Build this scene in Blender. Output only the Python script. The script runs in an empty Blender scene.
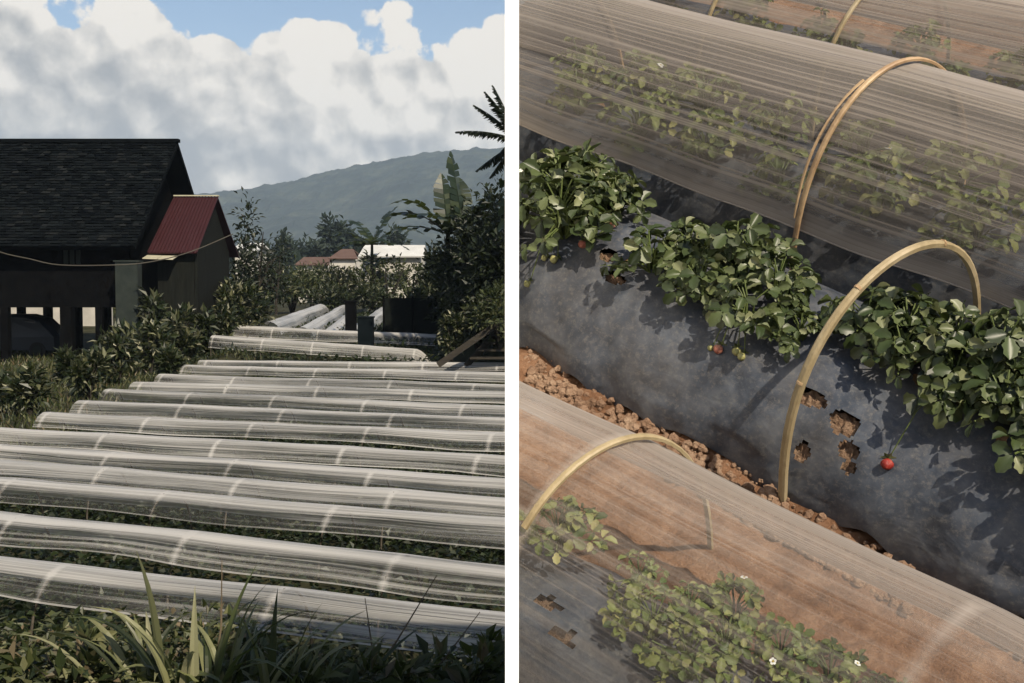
import bpy, bmesh, math, random
import numpy as np
from mathutils import Vector, Matrix, noise as mn

random.seed(7); RNG = np.random.default_rng(7)
PI = math.pi
scn = bpy.context.scene
COL = scn.collection
# ------------------------------------------------------------------ camera
FPX = 1100.0; CX, CY = 512.0, 341.5; HOR = 285.0
EYE = 3.35
PIT = math.atan((CY-HOR)/FPX)
CAM = Vector((0, 0, EYE))
FW = Vector((0, math.cos(PIT), -math.sin(PIT))); UP = Vector((0, math.sin(PIT), math.cos(PIT))); RT = Vector((1, 0, 0))
cd = bpy.data.cameras.new('camera'); cam = bpy.data.objects.new('camera', cd); COL.objects.link(cam)
cam.location = CAM; cam.rotation_euler = (PI/2-PIT, 0, 0)
cd.sensor_width = 36; cd.lens = FPX/1024*36; cd.clip_start = 0.05; cd.clip_end = 20000
scn.camera = cam

def ray(px, py): return FW + RT*((px-CX)/FPX) + UP*((CY-py)/FPX)
def at(px, py, Y):            # point seen at that pixel at ground distance Y
    r = ray(px, py); return CAM + r*(Y/r.y)
def gnd(px, py, z):           # point seen at that pixel at height z
    r = ray(px, py); return CAM + r*((z-EYE)/r.z)

def sm(a, b, x):
    t = min(1, max(0, (x-a)/(b-a))); return t*t*(3-2*t)

# ------------------------------------------------------------------ mesh helpers
class MB:
    def __init__(s): s.v = []; s.f = []; s.uv = []; s.m = []
    def add(s, vs, fs, uvs=None, mi=0):
        o = len(s.v); s.v += [tuple(v) for v in vs]
        for f in fs:
            s.f.append(tuple(i+o for i in f)); s.m.append(mi)
            s.uv.append([tuple(uvs[i]) for i in f] if uvs is not None else [(0, 0)]*len(f))
    def box(s, c, sx, sy, sz, R=None, mi=0):
        c = Vector(c); vs = []
        for dx in (-1, 1):
            for dy in (-1, 1):
                for dz in (-1, 1):
                    p = Vector((dx*sx/2, dy*sy/2, dz*sz/2)); vs.append(c + (R @ p if R else p))
        s.add(vs, [(0,1,3,2),(4,6,7,5),(0,4,5,1),(2,3,7,6),(0,2,6,4),(1,5,7,3)], None, mi)
    def bar(s, a, b, w, t, up=Vector((0,0,1)), mi=0):
        a = Vector(a); b = Vector(b); d = (b-a); L = d.length; d.normalize()
        x = d.cross(up);
        if x.length < 1e-4: x = d.cross(Vector((1,0,0)))
        x.normalize(); u = x.cross(d)
        vs = []
        for p in (a, b):
            for (i, j) in ((-1,-1),(1,-1),(1,1),(-1,1)): vs.append(p + x*(i*w/2) + u*(j*t/2))
        s.add(vs, [(0,3,2,1),(4,5,6,7),(0,1,5,4),(1,2,6,5),(2,3,7,6),(3,0,4,7)], None, mi)
    def tube(s, pts, rad, n=6, cap=True, mi=0):
        pts = [Vector(p) for p in pts]; k = len(pts)
        if not hasattr(rad, '__len__'): rad = [rad]*k
        ref = Vector((0.13, 0.27, 0.95)); vs = []
        for i, p in enumerate(pts):
            d = (pts[min(i+1, k-1)] - pts[max(i-1, 0)])
            if d.length < 1e-9: d = Vector((0,0,1))
            d.normalize(); x = d.cross(ref)
            if x.length < 1e-3: x = d.cross(Vector((1,0,0)))
            x.normalize(); y = d.cross(x)
            for j in range(n):
                a = 2*PI*j/n; vs.append(p + x*(math.cos(a)*rad[i]) + y*(math.sin(a)*rad[i]))
        fs = [(i*n+j, i*n+(j+1) % n, (i+1)*n+(j+1) % n, (i+1)*n+j) for i in range(k-1) for j in range(n)]
        if cap: fs += [tuple(range(n)), tuple((k-1)*n+n-1-j for j in range(n))]
        s.add(vs, fs, None, mi)
    def strip(s, pts, nors, w, t, mi=0, taper=None):      # flat strip of section w x t following pts; nors = face normal per point
        pts = [Vector(p) for p in pts]; k = len(pts); vs = []
        for i, p in enumerate(pts):
            d = (pts[min(i+1, k-1)] - pts[max(i-1, 0)]).normalized(); nn = Vector(nors[i]); x = d.cross(nn).normalized(); nn = x.cross(d)
            ww = w*(taper[i] if taper else 1)
            for (a, b) in ((-.5,-.5),(.5,-.5),(.5,.2),(.25,.5),(-.25,.5),(-.5,.2)): vs.append(p + x*(a*ww) + nn*(b*t))
        n = 6
        fs = [(i*n+j, i*n+(j+1) % n, (i+1)*n+(j+1) % n, (i+1)*n+j) for i in range(k-1) for j in range(n)]
        fs += [tuple(range(n)), tuple((k-1)*n+n-1-j for j in range(n))]
        s.add(vs, fs, None, mi)
    def leaves(s, C, D, N, L, W, fold=.25, mi=0):         # arrays: centres, directions, normals, lengths, widths
        C = np.asarray(C); D = np.asarray(D); N = np.asarray(N)
        D = D/np.linalg.norm(D, axis=1, keepdims=True)
        S = np.cross(D, N); S /= (np.linalg.norm(S, axis=1, keepdims=True)+1e-9); N = np.cross(S, D)
        L = np.broadcast_to(np.asarray(L, float), (len(C),))[:, None]; W = np.broadcast_to(np.asarray(W, float), (len(C),))[:, None]
        m = C + D*L*.45
        V = np.stack([C, m - S*W/2 + N*W*fold, C + D*L - N*L*.12, m + S*W/2 + N*W*fold], 1).reshape(-1, 3)
        o = len(s.v); s.v += [tuple(x) for x in V]
        for i in range(len(C)):
            b = o+4*i; s.f.append((b, b+2, b+1)); s.f.append((b, b+3, b+2)); s.m += [mi, mi]; s.uv += [[(0,0)]*3]*2

def mk(name, mb, mats, parent=None, smooth=False, clip=None):
    me = bpy.data.meshes.new(name)
    V = mb.v
    if parent is not None:
        full = parent.matrix_basis.copy(); q_ = parent.parent
        while q_ is not None: full = q_.matrix_basis @ full; q_ = q_.parent
        inv = full.inverted()
        M = np.array(inv); A = np.array(V, float).reshape(-1, 3); A = A @ M[:3, :3].T + M[:3, 3]; V = A.tolist()
    me.from_pydata(V, [], mb.f)
    if any(any(u != (0,0) for u in q) for q in mb.uv):
        ul = me.uv_layers.new(name='UVMap'); ul.data.foreach_set('uv', [x for q in mb.uv for u in q for x in u])
    if not isinstance(mats, (list, tuple)): mats = [mats]
    for m in mats: me.materials.append(m)
    if len(mats) > 1: me.polygons.foreach_set('material_index', mb.m)
    if smooth: me.polygons.foreach_set('use_smooth', [True]*len(me.polygons))
    me.update()
    o = bpy.data.objects.new(name, me); COL.objects.link(o)
    if parent is not None: o.parent = parent
    return o

def clipx(mb, xmin):          # keep only what lies at x > xmin (the hillside is cut by the boundary wall)
    bm = bmesh.new(); vs = [bm.verts.new(v) for v in mb.v]; ul = bm.loops.layers.uv.new('u')
    for f, u, m in zip(mb.f, mb.uv, mb.m):
        try: fc = bm.faces.new([vs[i] for i in f])
        except ValueError: continue
        fc.material_index = m
        for lp, q in zip(fc.loops, u): lp[ul].uv = q
    bmesh.ops.bisect_plane(bm, geom=bm.verts[:]+bm.edges[:]+bm.faces[:], plane_co=(xmin,0,0), plane_no=(-1,0,0), clear_outer=True)
    bmesh.ops.bisect_plane(bm, geom=bm.verts[:]+bm.edges[:]+bm.faces[:], plane_co=CAM+GB*GEND-NB*H0, plane_no=GB, clear_outer=True)
    r = MB(); bm.verts.index_update()
    r.v = [tuple(v.co) for v in bm.verts]
    for f in bm.faces: r.f.append(tuple(v.index for v in f.verts)); r.uv.append([tuple(l[ul].uv) for l in f.loops]); r.m.append(f.material_index)
    bm.free(); return r

def tag(o, label=None, cat=None, group=None, kind=None):
    if label: o['label'] = label
    if cat: o['category'] = cat
    if group: o['group'] = group
    if kind: o['kind'] = kind
    return o
def thing(name, loc, label, cat, group=None, M=None):
    o = bpy.data.objects.new(name, None); COL.objects.link(o); o.empty_display_size = .1
    if M is not None: o.matrix_basis = M
    else: o.location = loc
    o.matrix_basis = M if M is not None else Matrix.Translation(Vector(loc))
    return tag(o, label, cat, group)

# ------------------------------------------------------------------ materials
def new_mat(name):
    m = bpy.data.materials.new(name); m.use_nodes = True; nt = m.node_tree
    for n in list(nt.nodes): nt.nodes.remove(n)
    out = nt.nodes.new('ShaderNodeOutputMaterial'); return m, nt, out
def N(nt, t, **k):
    n = nt.nodes.new(t)
    for a, b in k.items():
        if a.startswith('_'): n.inputs[int(a[1:])].default_value = b
        else: setattr(n, a, b)
    return n
def L(nt, a, b): nt.links.new(a, b)
def math_(nt, op, a, b=None, c=None, clamp=False):
    n = nt.nodes.new('ShaderNodeMath'); n.operation = op; n.use_clamp = clamp
    for i, x in enumerate((a, b, c)):
        if x is None: continue
        if isinstance(x, (int, float)): n.inputs[i].default_value = x
        else: L(nt, x, n.inputs[i])
    return n.outputs[0]
def ramp(nt, fac, stops):
    n = nt.nodes.new('ShaderNodeValToRGB'); cr = n.color_ramp
    while len(cr.elements) < len(stops): cr.elements.new(0.5)
    for e, (p, c) in zip(cr.elements, stops): e.position = p; e.color = (*c, 1) if len(c) == 3 else c
    L(nt, fac, n.inputs[0]); return n.outputs[0]
def mixc(nt, fac, a, b, mode='MIX'):
    n = nt.nodes.new('ShaderNodeMix'); n.data_type = 'RGBA'; n.blend_type = mode
    for i, x in ((0, fac), (6, a), (7, b)):
        if isinstance(x, (int, float)): n.inputs[i].default_value = x
        elif isinstance(x, tuple): n.inputs[i].default_value = (*x, 1)
        else: L(nt, x, n.inputs[i])
    return n.outputs[2]
def noise_(nt, scale, detail=4, rough=.6, vec=None, stretch=None, coord='Object', dist=0):
    tc = N(nt, 'ShaderNodeTexCoord'); v = tc.outputs[coord] if vec is None else vec
    if stretch is not None:
        mp = N(nt, 'ShaderNodeMapping'); mp.inputs['Scale'].default_value = stretch; L(nt, v, mp.inputs[0]); v = mp.outputs[0]
    n = N(nt, 'ShaderNodeTexNoise'); n.inputs['Scale'].default_value = scale; n.inputs['Detail'].default_value = detail
    n.inputs['Roughness'].default_value = rough; n.inputs['Distortion'].default_value = dist; L(nt, v, n.inputs['Vector'])
    return n.outputs[0]
def solid(name, stops, scale=5, rough=.8, bump=0., bscale=30, spec=.3, stretch=None, metallic=0, detail=6):
    m, nt, out = new_mat(name)
    p = N(nt, 'ShaderNodeBsdfPrincipled'); p.inputs['Roughness'].default_value = rough; p.inputs['Specular IOR Level'].default_value = spec
    p.inputs['Metallic'].default_value = metallic
    if len(stops) == 1: p.inputs['Base Color'].default_value = (*stops[0][1], 1)
    else: L(nt, ramp(nt, noise_(nt, scale, detail, .65, stretch=stretch), stops), p.inputs['Base Color'])
    if bump:
        b = N(nt, 'ShaderNodeBump'); b.inputs['Strength'].default_value = bump; b.inputs['Distance'].default_value = .02
        L(nt, noise_(nt, bscale, 6, .7, stretch=stretch), b.inputs['Height']); L(nt, b.outputs[0], p.inputs['Normal'])
    L(nt, p.outputs[0], out.inputs[0]); return m
def leafm(name, cols, rough=.5, trans=.25, spec=.35, patch=None, veins=False):
    m, nt, out = new_mat(name)
    g = N(nt, 'ShaderNodeNewGeometry')
    c = ramp(nt, g.outputs['Random Per Island'], [((i/(max(1, len(cols)-1))), q) for i, q in enumerate(cols)])
    if patch:
        c = mixc(nt, ramp(nt, noise_(nt, patch[0], 3, .6), [(.35, (0,0,0)), (.7, (1,1,1))]), c, patch[1])
    p = N(nt, 'ShaderNodeBsdfPrincipled'); p.inputs['Roughness'].default_value = rough; p.inputs['Specular IOR Level'].default_value = spec
    L(nt, c, p.inputs['Base Color'])
    t = N(nt, 'ShaderNodeBsdfTranslucent'); L(nt, mixc(nt, .5, c, (.12, .16, .02)), t.inputs[0])
    mx = N(nt, 'ShaderNodeMixShader'); mx.inputs[0].default_value = trans
    L(nt, p.outputs[0], mx.inputs[1]); L(nt, t.outputs[0], mx.inputs[2]); L(nt, mx.outputs[0], out.inputs[0]); return m

def film(name, base, amp, edge, tint, gloss=.12, su=.35, sv=26, low=None, crease=.5, rough=.25, lines=.3):
    """thin polythene: part clear, part milky, with stretch folds running along it. UV: u = length in hoop spacings, v = across 0..1"""
    m, nt, out = new_mat(name)
    uv = N(nt, 'ShaderNodeTexCoord').outputs['UV']
    sep = N(nt, 'ShaderNodeSeparateXYZ'); L(nt, uv, sep.inputs[0])
    info = N(nt, 'ShaderNodeObjectInfo')
    # folds: noise stretched along the length
    off = N(nt, 'ShaderNodeCombineXYZ'); L(nt, math_(nt, 'MULTIPLY', info.outputs['Random'], 50), off.inputs[2])
    ad = N(nt, 'ShaderNodeVectorMath', operation='ADD'); L(nt, uv, ad.inputs[0]); L(nt, off.outputs[0], ad.inputs[1])
    n1 = noise_(nt, 1, 5, .7, vec=ad.outputs[0], stretch=(su, sv, 1))
    n2 = noise_(nt, 1, 3, .6, vec=ad.outputs[0], stretch=(su*2.5, sv*4.5, 1))
    n3 = noise_(nt, 1, 2, .5, vec=ad.outputs[0], stretch=(su*3, sv*.18, 1))
    st = math_(nt, 'ADD', math_(nt, 'MULTIPLY', math_(nt, 'SUBTRACT', n1, .5), amp*2.2), math_(nt, 'MULTIPLY', math_(nt, 'SUBTRACT', n2, .5), amp*1.5))
    st = math_(nt, 'ADD', st, math_(nt, 'MULTIPLY', math_(nt, 'SUBTRACT', n3, .5), amp*1.4))
    ln = math_(nt, 'POWER', math_(nt, 'SUBTRACT', 1, math_(nt, 'ABSOLUTE', math_(nt, 'SUBTRACT', math_(nt, 'MULTIPLY', noise_(nt, 1, 2, .5, vec=ad.outputs[0], stretch=(su*.7, sv*3.2, 1.7)), 2), 1))), 14)
    ln2 = math_(nt, 'POWER', math_(nt, 'SUBTRACT', 1, math_(nt, 'ABSOLUTE', math_(nt, 'SUBTRACT', math_(nt, 'MULTIPLY', noise_(nt, 1, 3, .5, vec=ad.outputs[0], stretch=(su*1.6, sv*8, 2.3)), 2), 1))), 10)
    st = math_(nt, 'ADD', st, math_(nt, 'MULTIPLY', math_(nt, 'ADD', math_(nt, 'MULTIPLY', ln, n3), math_(nt, 'MULTIPLY', ln2, math_(nt, 'MULTIPLY', n1, .6))), lines))
    fac = math_(nt, 'ADD', st, base)
    lw = N(nt, 'ShaderNodeLayerWeight'); lw.inputs[0].default_value = .5
    fac = math_(nt, 'ADD', fac, math_(nt, 'MULTIPLY', math_(nt, 'POWER', lw.outputs['Facing'], 2.0), edge))
    # where the film is pulled over a hoop it bunches and whitens
    fr = math_(nt, 'ABSOLUTE', math_(nt, 'SUBTRACT', math_(nt, 'FRACT', math_(nt, 'ADD', sep.outputs[0], .5)), .5))
    near = math_(nt, 'SUBTRACT', 1, math_(nt, 'MULTIPLY', fr, 38), clamp=True)
    near = math_(nt, 'MULTIPLY', near, math_(nt, 'MULTIPLY', n3, 1.6))
    fac = math_(nt, 'ADD', fac, math_(nt, 'MULTIPLY', near, crease))
    hem = None
    if low:                     # clearer towards the lower edges, where the film hangs taut and single
        vv = math_(nt, 'ABSOLUTE', math_(nt, 'SUBTRACT', sep.outputs[1], .5))
        mr = N(nt, 'ShaderNodeMapRange', interpolation_type='SMOOTHSTEP'); L(nt, vv, mr.inputs[0])
        mr.inputs[1].default_value = low[0]; mr.inputs[2].default_value = low[1]; mr.inputs[3].default_value = 0; mr.inputs[4].default_value = low[2]
        fac = math_(nt, 'SUBTRACT', fac, mr.outputs[0])
        hem = math_(nt, 'GREATER_THAN', vv, .486)
        fac = math_(nt, 'ADD', fac, math_(nt, 'MULTIPLY', hem, .55))
    fac = math_(nt, 'MINIMUM', math_(nt, 'MAXIMUM', fac, .05), .96)
    tr = N(nt, 'ShaderNodeBsdfTransparent'); tr.inputs[0].default_value = (.93, .95, .96, 1)
    df = N(nt, 'ShaderNodeBsdfDiffuse'); tl = N(nt, 'ShaderNodeBsdfTranslucent')
    colr = mixc(nt, n1, tuple(x*.82 for x in tint), tint)
    L(nt, colr, df.inputs[0]); L(nt, colr, tl.inputs[0])
    m1 = N(nt, 'ShaderNodeMixShader'); m1.inputs[0].default_value = .35; L(nt, df.outputs[0], m1.inputs[1]); L(nt, tl.outputs[0], m1.inputs[2])
    m2 = N(nt, 'ShaderNodeMixShader'); L(nt, fac, m2.inputs[0]); L(nt, tr.outputs[0], m2.inputs[1]); L(nt, m1.outputs[0], m2.inputs[2])
    gl = N(nt, 'ShaderNodeBsdfGlossy'); gl.inputs['Roughness'].default_value = rough; gl.inputs[0].default_value = (1,1,1,1)
    b = N(nt, 'ShaderNodeBump'); b.inputs['Strength'].default_value = .5; b.inputs['Distance'].default_value = .01
    L(nt, math_(nt, 'ADD', n1, math_(nt, 'MULTIPLY', n2, .4)), b.inputs['Height']); L(nt, b.outputs[0], gl.inputs['Normal'])
    fz = N(nt, 'ShaderNodeFresnel'); fz.inputs[0].default_value = 1.4; L(nt, b.outputs[0], fz.inputs['Normal'])
    m3 = N(nt, 'ShaderNodeMixShader'); L(nt, math_(nt, 'MULTIPLY', fz.outputs[0], gloss*6, clamp=True), m3.inputs[0])
    L(nt, m2.outputs[0], m3.inputs[1]); L(nt, gl.outputs[0], m3.inputs[2]); L(nt, m3.outputs[0], out.inputs[0]); return m

M_white = solid('white_paint', [(.3, (.86,.86,.85)), (.7, (.9,.9,.89))], 2, .6, .05, 20)
M_film_l = film('polythene_field', .58, .85, .22, (.61,.595,.565), lines=.35, gloss=.045, su=.20, sv=10, low=(.12,.40,.54), crease=.52, rough=.32)
M_film_n = film('polythene_near', .10, .24, 1.1, (.44,.385,.34), lines=.45, gloss=.07, su=.16, sv=13, low=(.12,.42,.16), crease=.65)
M_film_b = film('polythene_back', .16, .34, .95, (.45,.39,.335), lines=.75, gloss=.07, su=.20, sv=13, low=(.36,.5,-.16), crease=.04)
M_hoop_d = solid('bamboo_dark', [(.3, (.03,.025,.018)), (.7, (.07,.058,.042))], 6, .7)
M_bamboo = solid('bamboo_strip', [(.25, (.17,.13,.065)), (.5, (.31,.245,.14)), (.75, (.46,.385,.26))], 9, .45, .2, 60, .4, stretch=(1,1,.25))
M_bamboo_b = solid('bamboo_brown', [(.3, (.26,.16,.085)), (.7, (.50,.36,.21))], 9, .5, .2, 60, .4)
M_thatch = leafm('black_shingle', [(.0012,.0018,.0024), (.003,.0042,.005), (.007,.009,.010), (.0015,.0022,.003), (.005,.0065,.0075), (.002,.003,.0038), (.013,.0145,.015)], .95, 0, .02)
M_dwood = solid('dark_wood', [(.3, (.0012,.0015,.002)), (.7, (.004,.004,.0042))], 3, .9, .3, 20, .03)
M_red = solid('red_metal', [(.3, (.026,.0075,.009)), (.7, (.034,.010,.012))], 1.5, .6, 0, 20, .2)
M_shedw = solid('shed_board', [(.3, (.0035,.0045,.004)), (.7, (.011,.012,.0095))], 3, .9, .3, 12, .1, stretch=(4,4,.4))
M_conc = solid('mossy_concrete', [(.3, (.012,.017,.016)), (.7, (.024,.030,.026))], 2, .9, .3, 12, .2)
M_pale = solid('pale_sheet', [(.3, (.30,.28,.20)), (.7, (.42,.40,.30))], 2, .7)
M_wall = solid('pale_plaster', [(.3, (.30,.29,.26)), (.7, (.45,.43,.39))], 1, .9)
M_car = solid('dark_blue_paint', [(.3, (.006,.010,.018)), (.7, (.010,.016,.026))], 1, .35, 0, 20, .5)
M_glass = solid('dark_glass', [(.5, (.008,.010,.012))], 1, .1, 0, 20, .5)
M_tyre = solid('tyre_rubber', [(.5, (.012,.012,.012))], 1, .9)
M_tank = solid('tank_plastic', [(.3, (.002,.004,.005)), (.7, (.005,.008,.010))], 2, .8, spec=.05)
M_net = solid('dark_net', [(.3, (.003,.004,.004)), (.7, (.010,.012,.010))], 8, .95, .6, 30, .05)
M_plank = solid('old_plank', [(.3, (.012,.010,.008)), (.7, (.04,.034,.025))], 5, .85, .3, 20, stretch=(1,6,6))
M_roofp = solid('pale_roof', [(.3, (.42,.42,.40)), (.7, (.55,.55,.53))], 1, .6)
M_roofr = solid('tile_roof', [(.3, (.075,.045,.036)), (.7, (.12,.075,.06))], .8, .9)
M_trunk = solid('bark', [(.3, (.010,.008,.006)), (.7, (.030,.025,.019))], 4, .9, .5, 20)
M_btrunk = solid('banana_stem', [(.3, (.010,.012,.007)), (.7, (.035,.032,.02))], 4, .8, .3, 10)
M_cable = solid('cable_sheath', [(.5, (.055,.05,.04))], 1, .7)
M_stem = solid('green_stem', [(.3, (.06,.085,.02)), (.7, (.12,.15,.05))], 8, .6)
M_stalk = solid('dry_stalk', [(.3, (.05,.035,.02)), (.7, (.14,.11,.07))], 8, .8)
M_hem = solid('rolled_hem', [(.3, (.26,.22,.18)), (.7, (.42,.36,.30))], 6, .5)
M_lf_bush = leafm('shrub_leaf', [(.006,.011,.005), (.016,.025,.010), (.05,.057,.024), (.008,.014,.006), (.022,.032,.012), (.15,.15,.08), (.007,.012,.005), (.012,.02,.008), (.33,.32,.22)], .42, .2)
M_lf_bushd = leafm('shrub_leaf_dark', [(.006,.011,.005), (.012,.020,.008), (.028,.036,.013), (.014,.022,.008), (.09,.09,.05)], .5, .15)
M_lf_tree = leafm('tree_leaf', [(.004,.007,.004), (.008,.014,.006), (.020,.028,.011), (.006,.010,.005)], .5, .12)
M_lf_hedge = leafm('hedge_leaf', [(.012,.020,.008), (.03,.042,.014), (.075,.085,.035), (.02,.03,.012), (.12,.12,.06)], .55, .25)
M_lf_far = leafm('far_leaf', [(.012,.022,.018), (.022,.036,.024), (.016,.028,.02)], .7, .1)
M_lf_ban = leafm('banana_leaf', [(.008,.015,.007), (.016,.026,.010), (.035,.045,.018)], .4, .25)
M_lf_palm = leafm('palm_leaf', [(.006,.011,.006), (.014,.02,.009)], .5, .1)
M_lf_crop = leafm('crop_leaf', [(.006,.011,.005), (.014,.023,.009), (.026,.038,.014), (.009,.015,.006), (.06,.065,.03)], .5, .2)
M_lf_weed = leafm('weed_leaf', [(.010,.017,.006), (.028,.040,.013), (.07,.08,.028), (.016,.024,.009), (.14,.14,.065), (.02,.03,.01), (.17,.125,.075)], .5, .25)
M_blade = leafm('grass_blade', [(.05,.065,.022), (.11,.125,.048), (.20,.20,.10), (.014,.022,.009), (.08,.095,.035), (.28,.27,.16)], .4, .3)
M_straw = leafm('strawberry_leaf', [(.024,.038,.012), (.056,.078,.026), (.105,.128,.052), (.036,.053,.018), (.012,.020,.007), (.075,.096,.036), (.20,.21,.11), (.044,.062,.022)], .42, .15, .42)
M_straw_y = leafm('strawberry_leaf_film', [(.05,.08,.025), (.14,.18,.05), (.26,.27,.09), (.08,.115,.03), (.36,.33,.13)], .5, .25, .3)
M_berry = solid('ripe_berry', [(.3, (.21,.014,.010)), (.62, (.27,.022,.013)), (.75, (.40,.16,.07))], 90, .42, .3, 300, .5)
M_berryp = solid('half_ripe_berry', [(.3, (.30,.06,.04)), (.5, (.38,.15,.10)), (.7, (.40,.30,.18))], 30, .4, .3, 300, .5)
M_berryg = solid('unripe_berry', [(.3, (.22,.22,.07)), (.7, (.36,.34,.15))], 40, .4, .3, 300, .5)
M_petal = solid('white_petal', [(.5, (.75,.74,.68))], 1, .6)
M_fcore = solid('flower_core', [(.5, (.5,.35,.04))], 1, .7)
M_dead = leafm('dead_leaf', [(.16,.075,.03), (.24,.13,.06), (.10,.05,.025)], .7, .2)

def mulch_mat():
    m, nt, out = new_mat('black_mulch_film')
    p = N(nt, 'ShaderNodeBsdfPrincipled')
    dust = ramp(nt, noise_(nt, 5, 8, .7), [(.40, (0,0,0)), (.72, (1,1,1))])
    fine = noise_(nt, 90, 6, .8, stretch=(1,.6,1))
    blot = noise_(nt, 14, 5, .6)
    c = ramp(nt, blot, [(.3, (.018,.023,.034)), (.5, (.042,.051,.069)), (.72, (.095,.106,.126))])
    c = mixc(nt, math_(nt, 'MULTIPLY', dust, .5), c, (.12,.108,.098))
    c = mixc(nt, ramp(nt, fine, [(.50, (0,0,0)), (.72, (.7,.7,.7))]), c, (.16,.15,.135))
    L(nt, c, p.inputs['Base Color'])
    L(nt, ramp(nt, noise_(nt, 9, 5, .6), [(.3, (.36,)*3), (.7, (.58,)*3)]), p.inputs['Roughness'])
    p.inputs['Specular IOR Level'].default_value = .4
    b = N(nt, 'ShaderNodeBump'); b.inputs['Strength'].default_value = .30; b.inputs['Distance'].default_value = .012
    L(nt, math_(nt, 'ADD', noise_(nt, 16, 3, .5, stretch=(1,.35,1), dist=.8), math_(nt, 'MULTIPLY', noise_(nt, 5, 2, .5, dist=1.5), 1.6)), b.inputs['Height'])
    L(nt, b.outputs[0], p.inputs['Normal']); L(nt, p.outputs[0], out.inputs[0]); return m
M_mulch = mulch_mat()
def soil_mat(name, dark, mid, light, sc=14):
    m, nt, out = new_mat(name)
    p = N(nt, 'ShaderNodeBsdfPrincipled'); p.inputs['Roughness'].default_value = .95; p.inputs['Specular IOR Level'].default_value = .1
    c = ramp(nt, noise_(nt, sc, 8, .75), [(.3, dark), (.5, mid), (.72, light)])
    L(nt, c, p.inputs['Base Color'])
    b = N(nt, 'ShaderNodeBump'); b.inputs['Strength'].default_value = 1; b.inputs['Distance'].default_value = .02
    L(nt, noise_(nt, sc*4, 8, .75), b.inputs['Height']); L(nt, b.outputs[0], p.inputs['Normal']); L(nt, p.outputs[0], out.inputs[0]); return m
M_soil = soil_mat('orange_soil', (.12,.06,.033), (.25,.135,.078), (.40,.25,.16))
M_clod = soil_mat('dry_clods', (.16,.095,.06), (.33,.21,.14), (.52,.38,.27))
M_soilh = soil_mat('hole_soil', (.17,.105,.07), (.34,.22,.145), (.50,.36,.25), 40)
M_ground = soil_mat('field_ground', (.012,.014,.008), (.030,.030,.016), (.075,.068,.036), .9)
M_hill = soil_mat('forest_cover', (.003,.006,.005), (.014,.021,.015), (.060,.066,.042), .012)

# ------------------------------------------------------------------ hillside frame (right-hand bank)
v = ray(771, 341).normalized(); rv = v.cross(Vector((0,0,1))).normalized(); uv_ = rv.cross(v)
p_ = math.radians(39); NB = (uv_*math.cos(p_) - v*math.sin(p_)).normalized(); GB = NB.cross(rv).normalized()
th = math.radians(36); H0 = 1.76
AD = rv*math.cos(th) - GB*math.sin(th); CD = rv*math.sin(th) + GB*math.cos(th)
SKEW = 0.0
def B(s, c, h): return CAM + AD*s + CD*(c + SKEW*(s+.30)) + NB*(h-H0)
def Bpix(px, py, h):          # (s, c) where that sight line meets the plane at height h over the bank
    r = ray(px, py); P = r*((h-H0)/r.dot(NB)); return P.dot(AD), P.dot(CD)
BM = Matrix((( AD.x, CD.x, NB.x, 0), (AD.y, CD.y, NB.y, 0), (AD.z, CD.z, NB.z, 0), (0,0,0,1)))
XC = 0.0100                   # the bank starts behind the boundary wall

BEDS = {'near': (.80, .24, .15), 'open': (1.652, .300, .215), 'back': (2.26, .27, .19), 'top': (2.88, .27, .19)}
def bedh(c, key):
    c0, hw, H = BEDS[key]; t = abs(c-c0)/hw
    return H*(1-min(t, 1)**2.1)**.66 if t < 1 else 0

# ------------------------------------------------------------------ terrain
def zg(x, y):
    z = (1.18+.24*(1-sm(-1.6, -.5, x)))*(1-sm(5.6, 7.7, y))                       # shoulder the photographer stands on
    z += .35*(1-sm(-10.4-.0*y, -9.2, x + .08*max(0, 20-y)*0))*sm(9, 16, y)*(1-sm(38,52,y))   # slightly higher garden left of the beds
    z += 1.5*sm(39, 66, y)
    z += .55*sm(38.2, 39.6, y)*(1-sm(48, 60, y))*sm(-12, -10, x)
    if y > 120: z += (min(y, 1400)-120)*.004
    return z

def grid(xs, ys, zf):
    mb = MB(); nx, ny = len(xs), len(ys)
    vs = [(x, y, zf(x, y)) for y in ys for x in xs]
    fs = [(j*nx+i, j*nx+i+1, (j+1)*nx+i+1, (j+1)*nx+i) for j in range(ny-1) for i in range(nx-1)]
    mb.add(vs, fs); return mb
xs = sorted(set([round(-60+1.5*i, 2) for i in range(60)] + [-2900,-1500,-900,-500,-300,-180,-110,-75] + [30,36,45,60,90,140,240,400,800,1500,2900] + [round(-14+.35*i, 2) for i in range(50)]))
ys = sorted(set([-28,-20,-15,-10,-5] + [round(-2+.35*i, 2) for i in range(40)] + [round(12+.8*i, 2) for i in range(80)] + [78,85,95,110,130,160,200,260,340,450,600,900,1400,1900,2600,3900]))
def zgn(x, y):
    z = zg(x, y)
    if y < 70 and abs(x) < 60: z += .05*mn.noise((x*.8, y*.8, 0)) + .03*mn.noise((x*3, y*3, 5))
    return z
tag(mk('ground', grid(xs, ys, zgn), M_ground, smooth=True), kind='structure')

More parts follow.
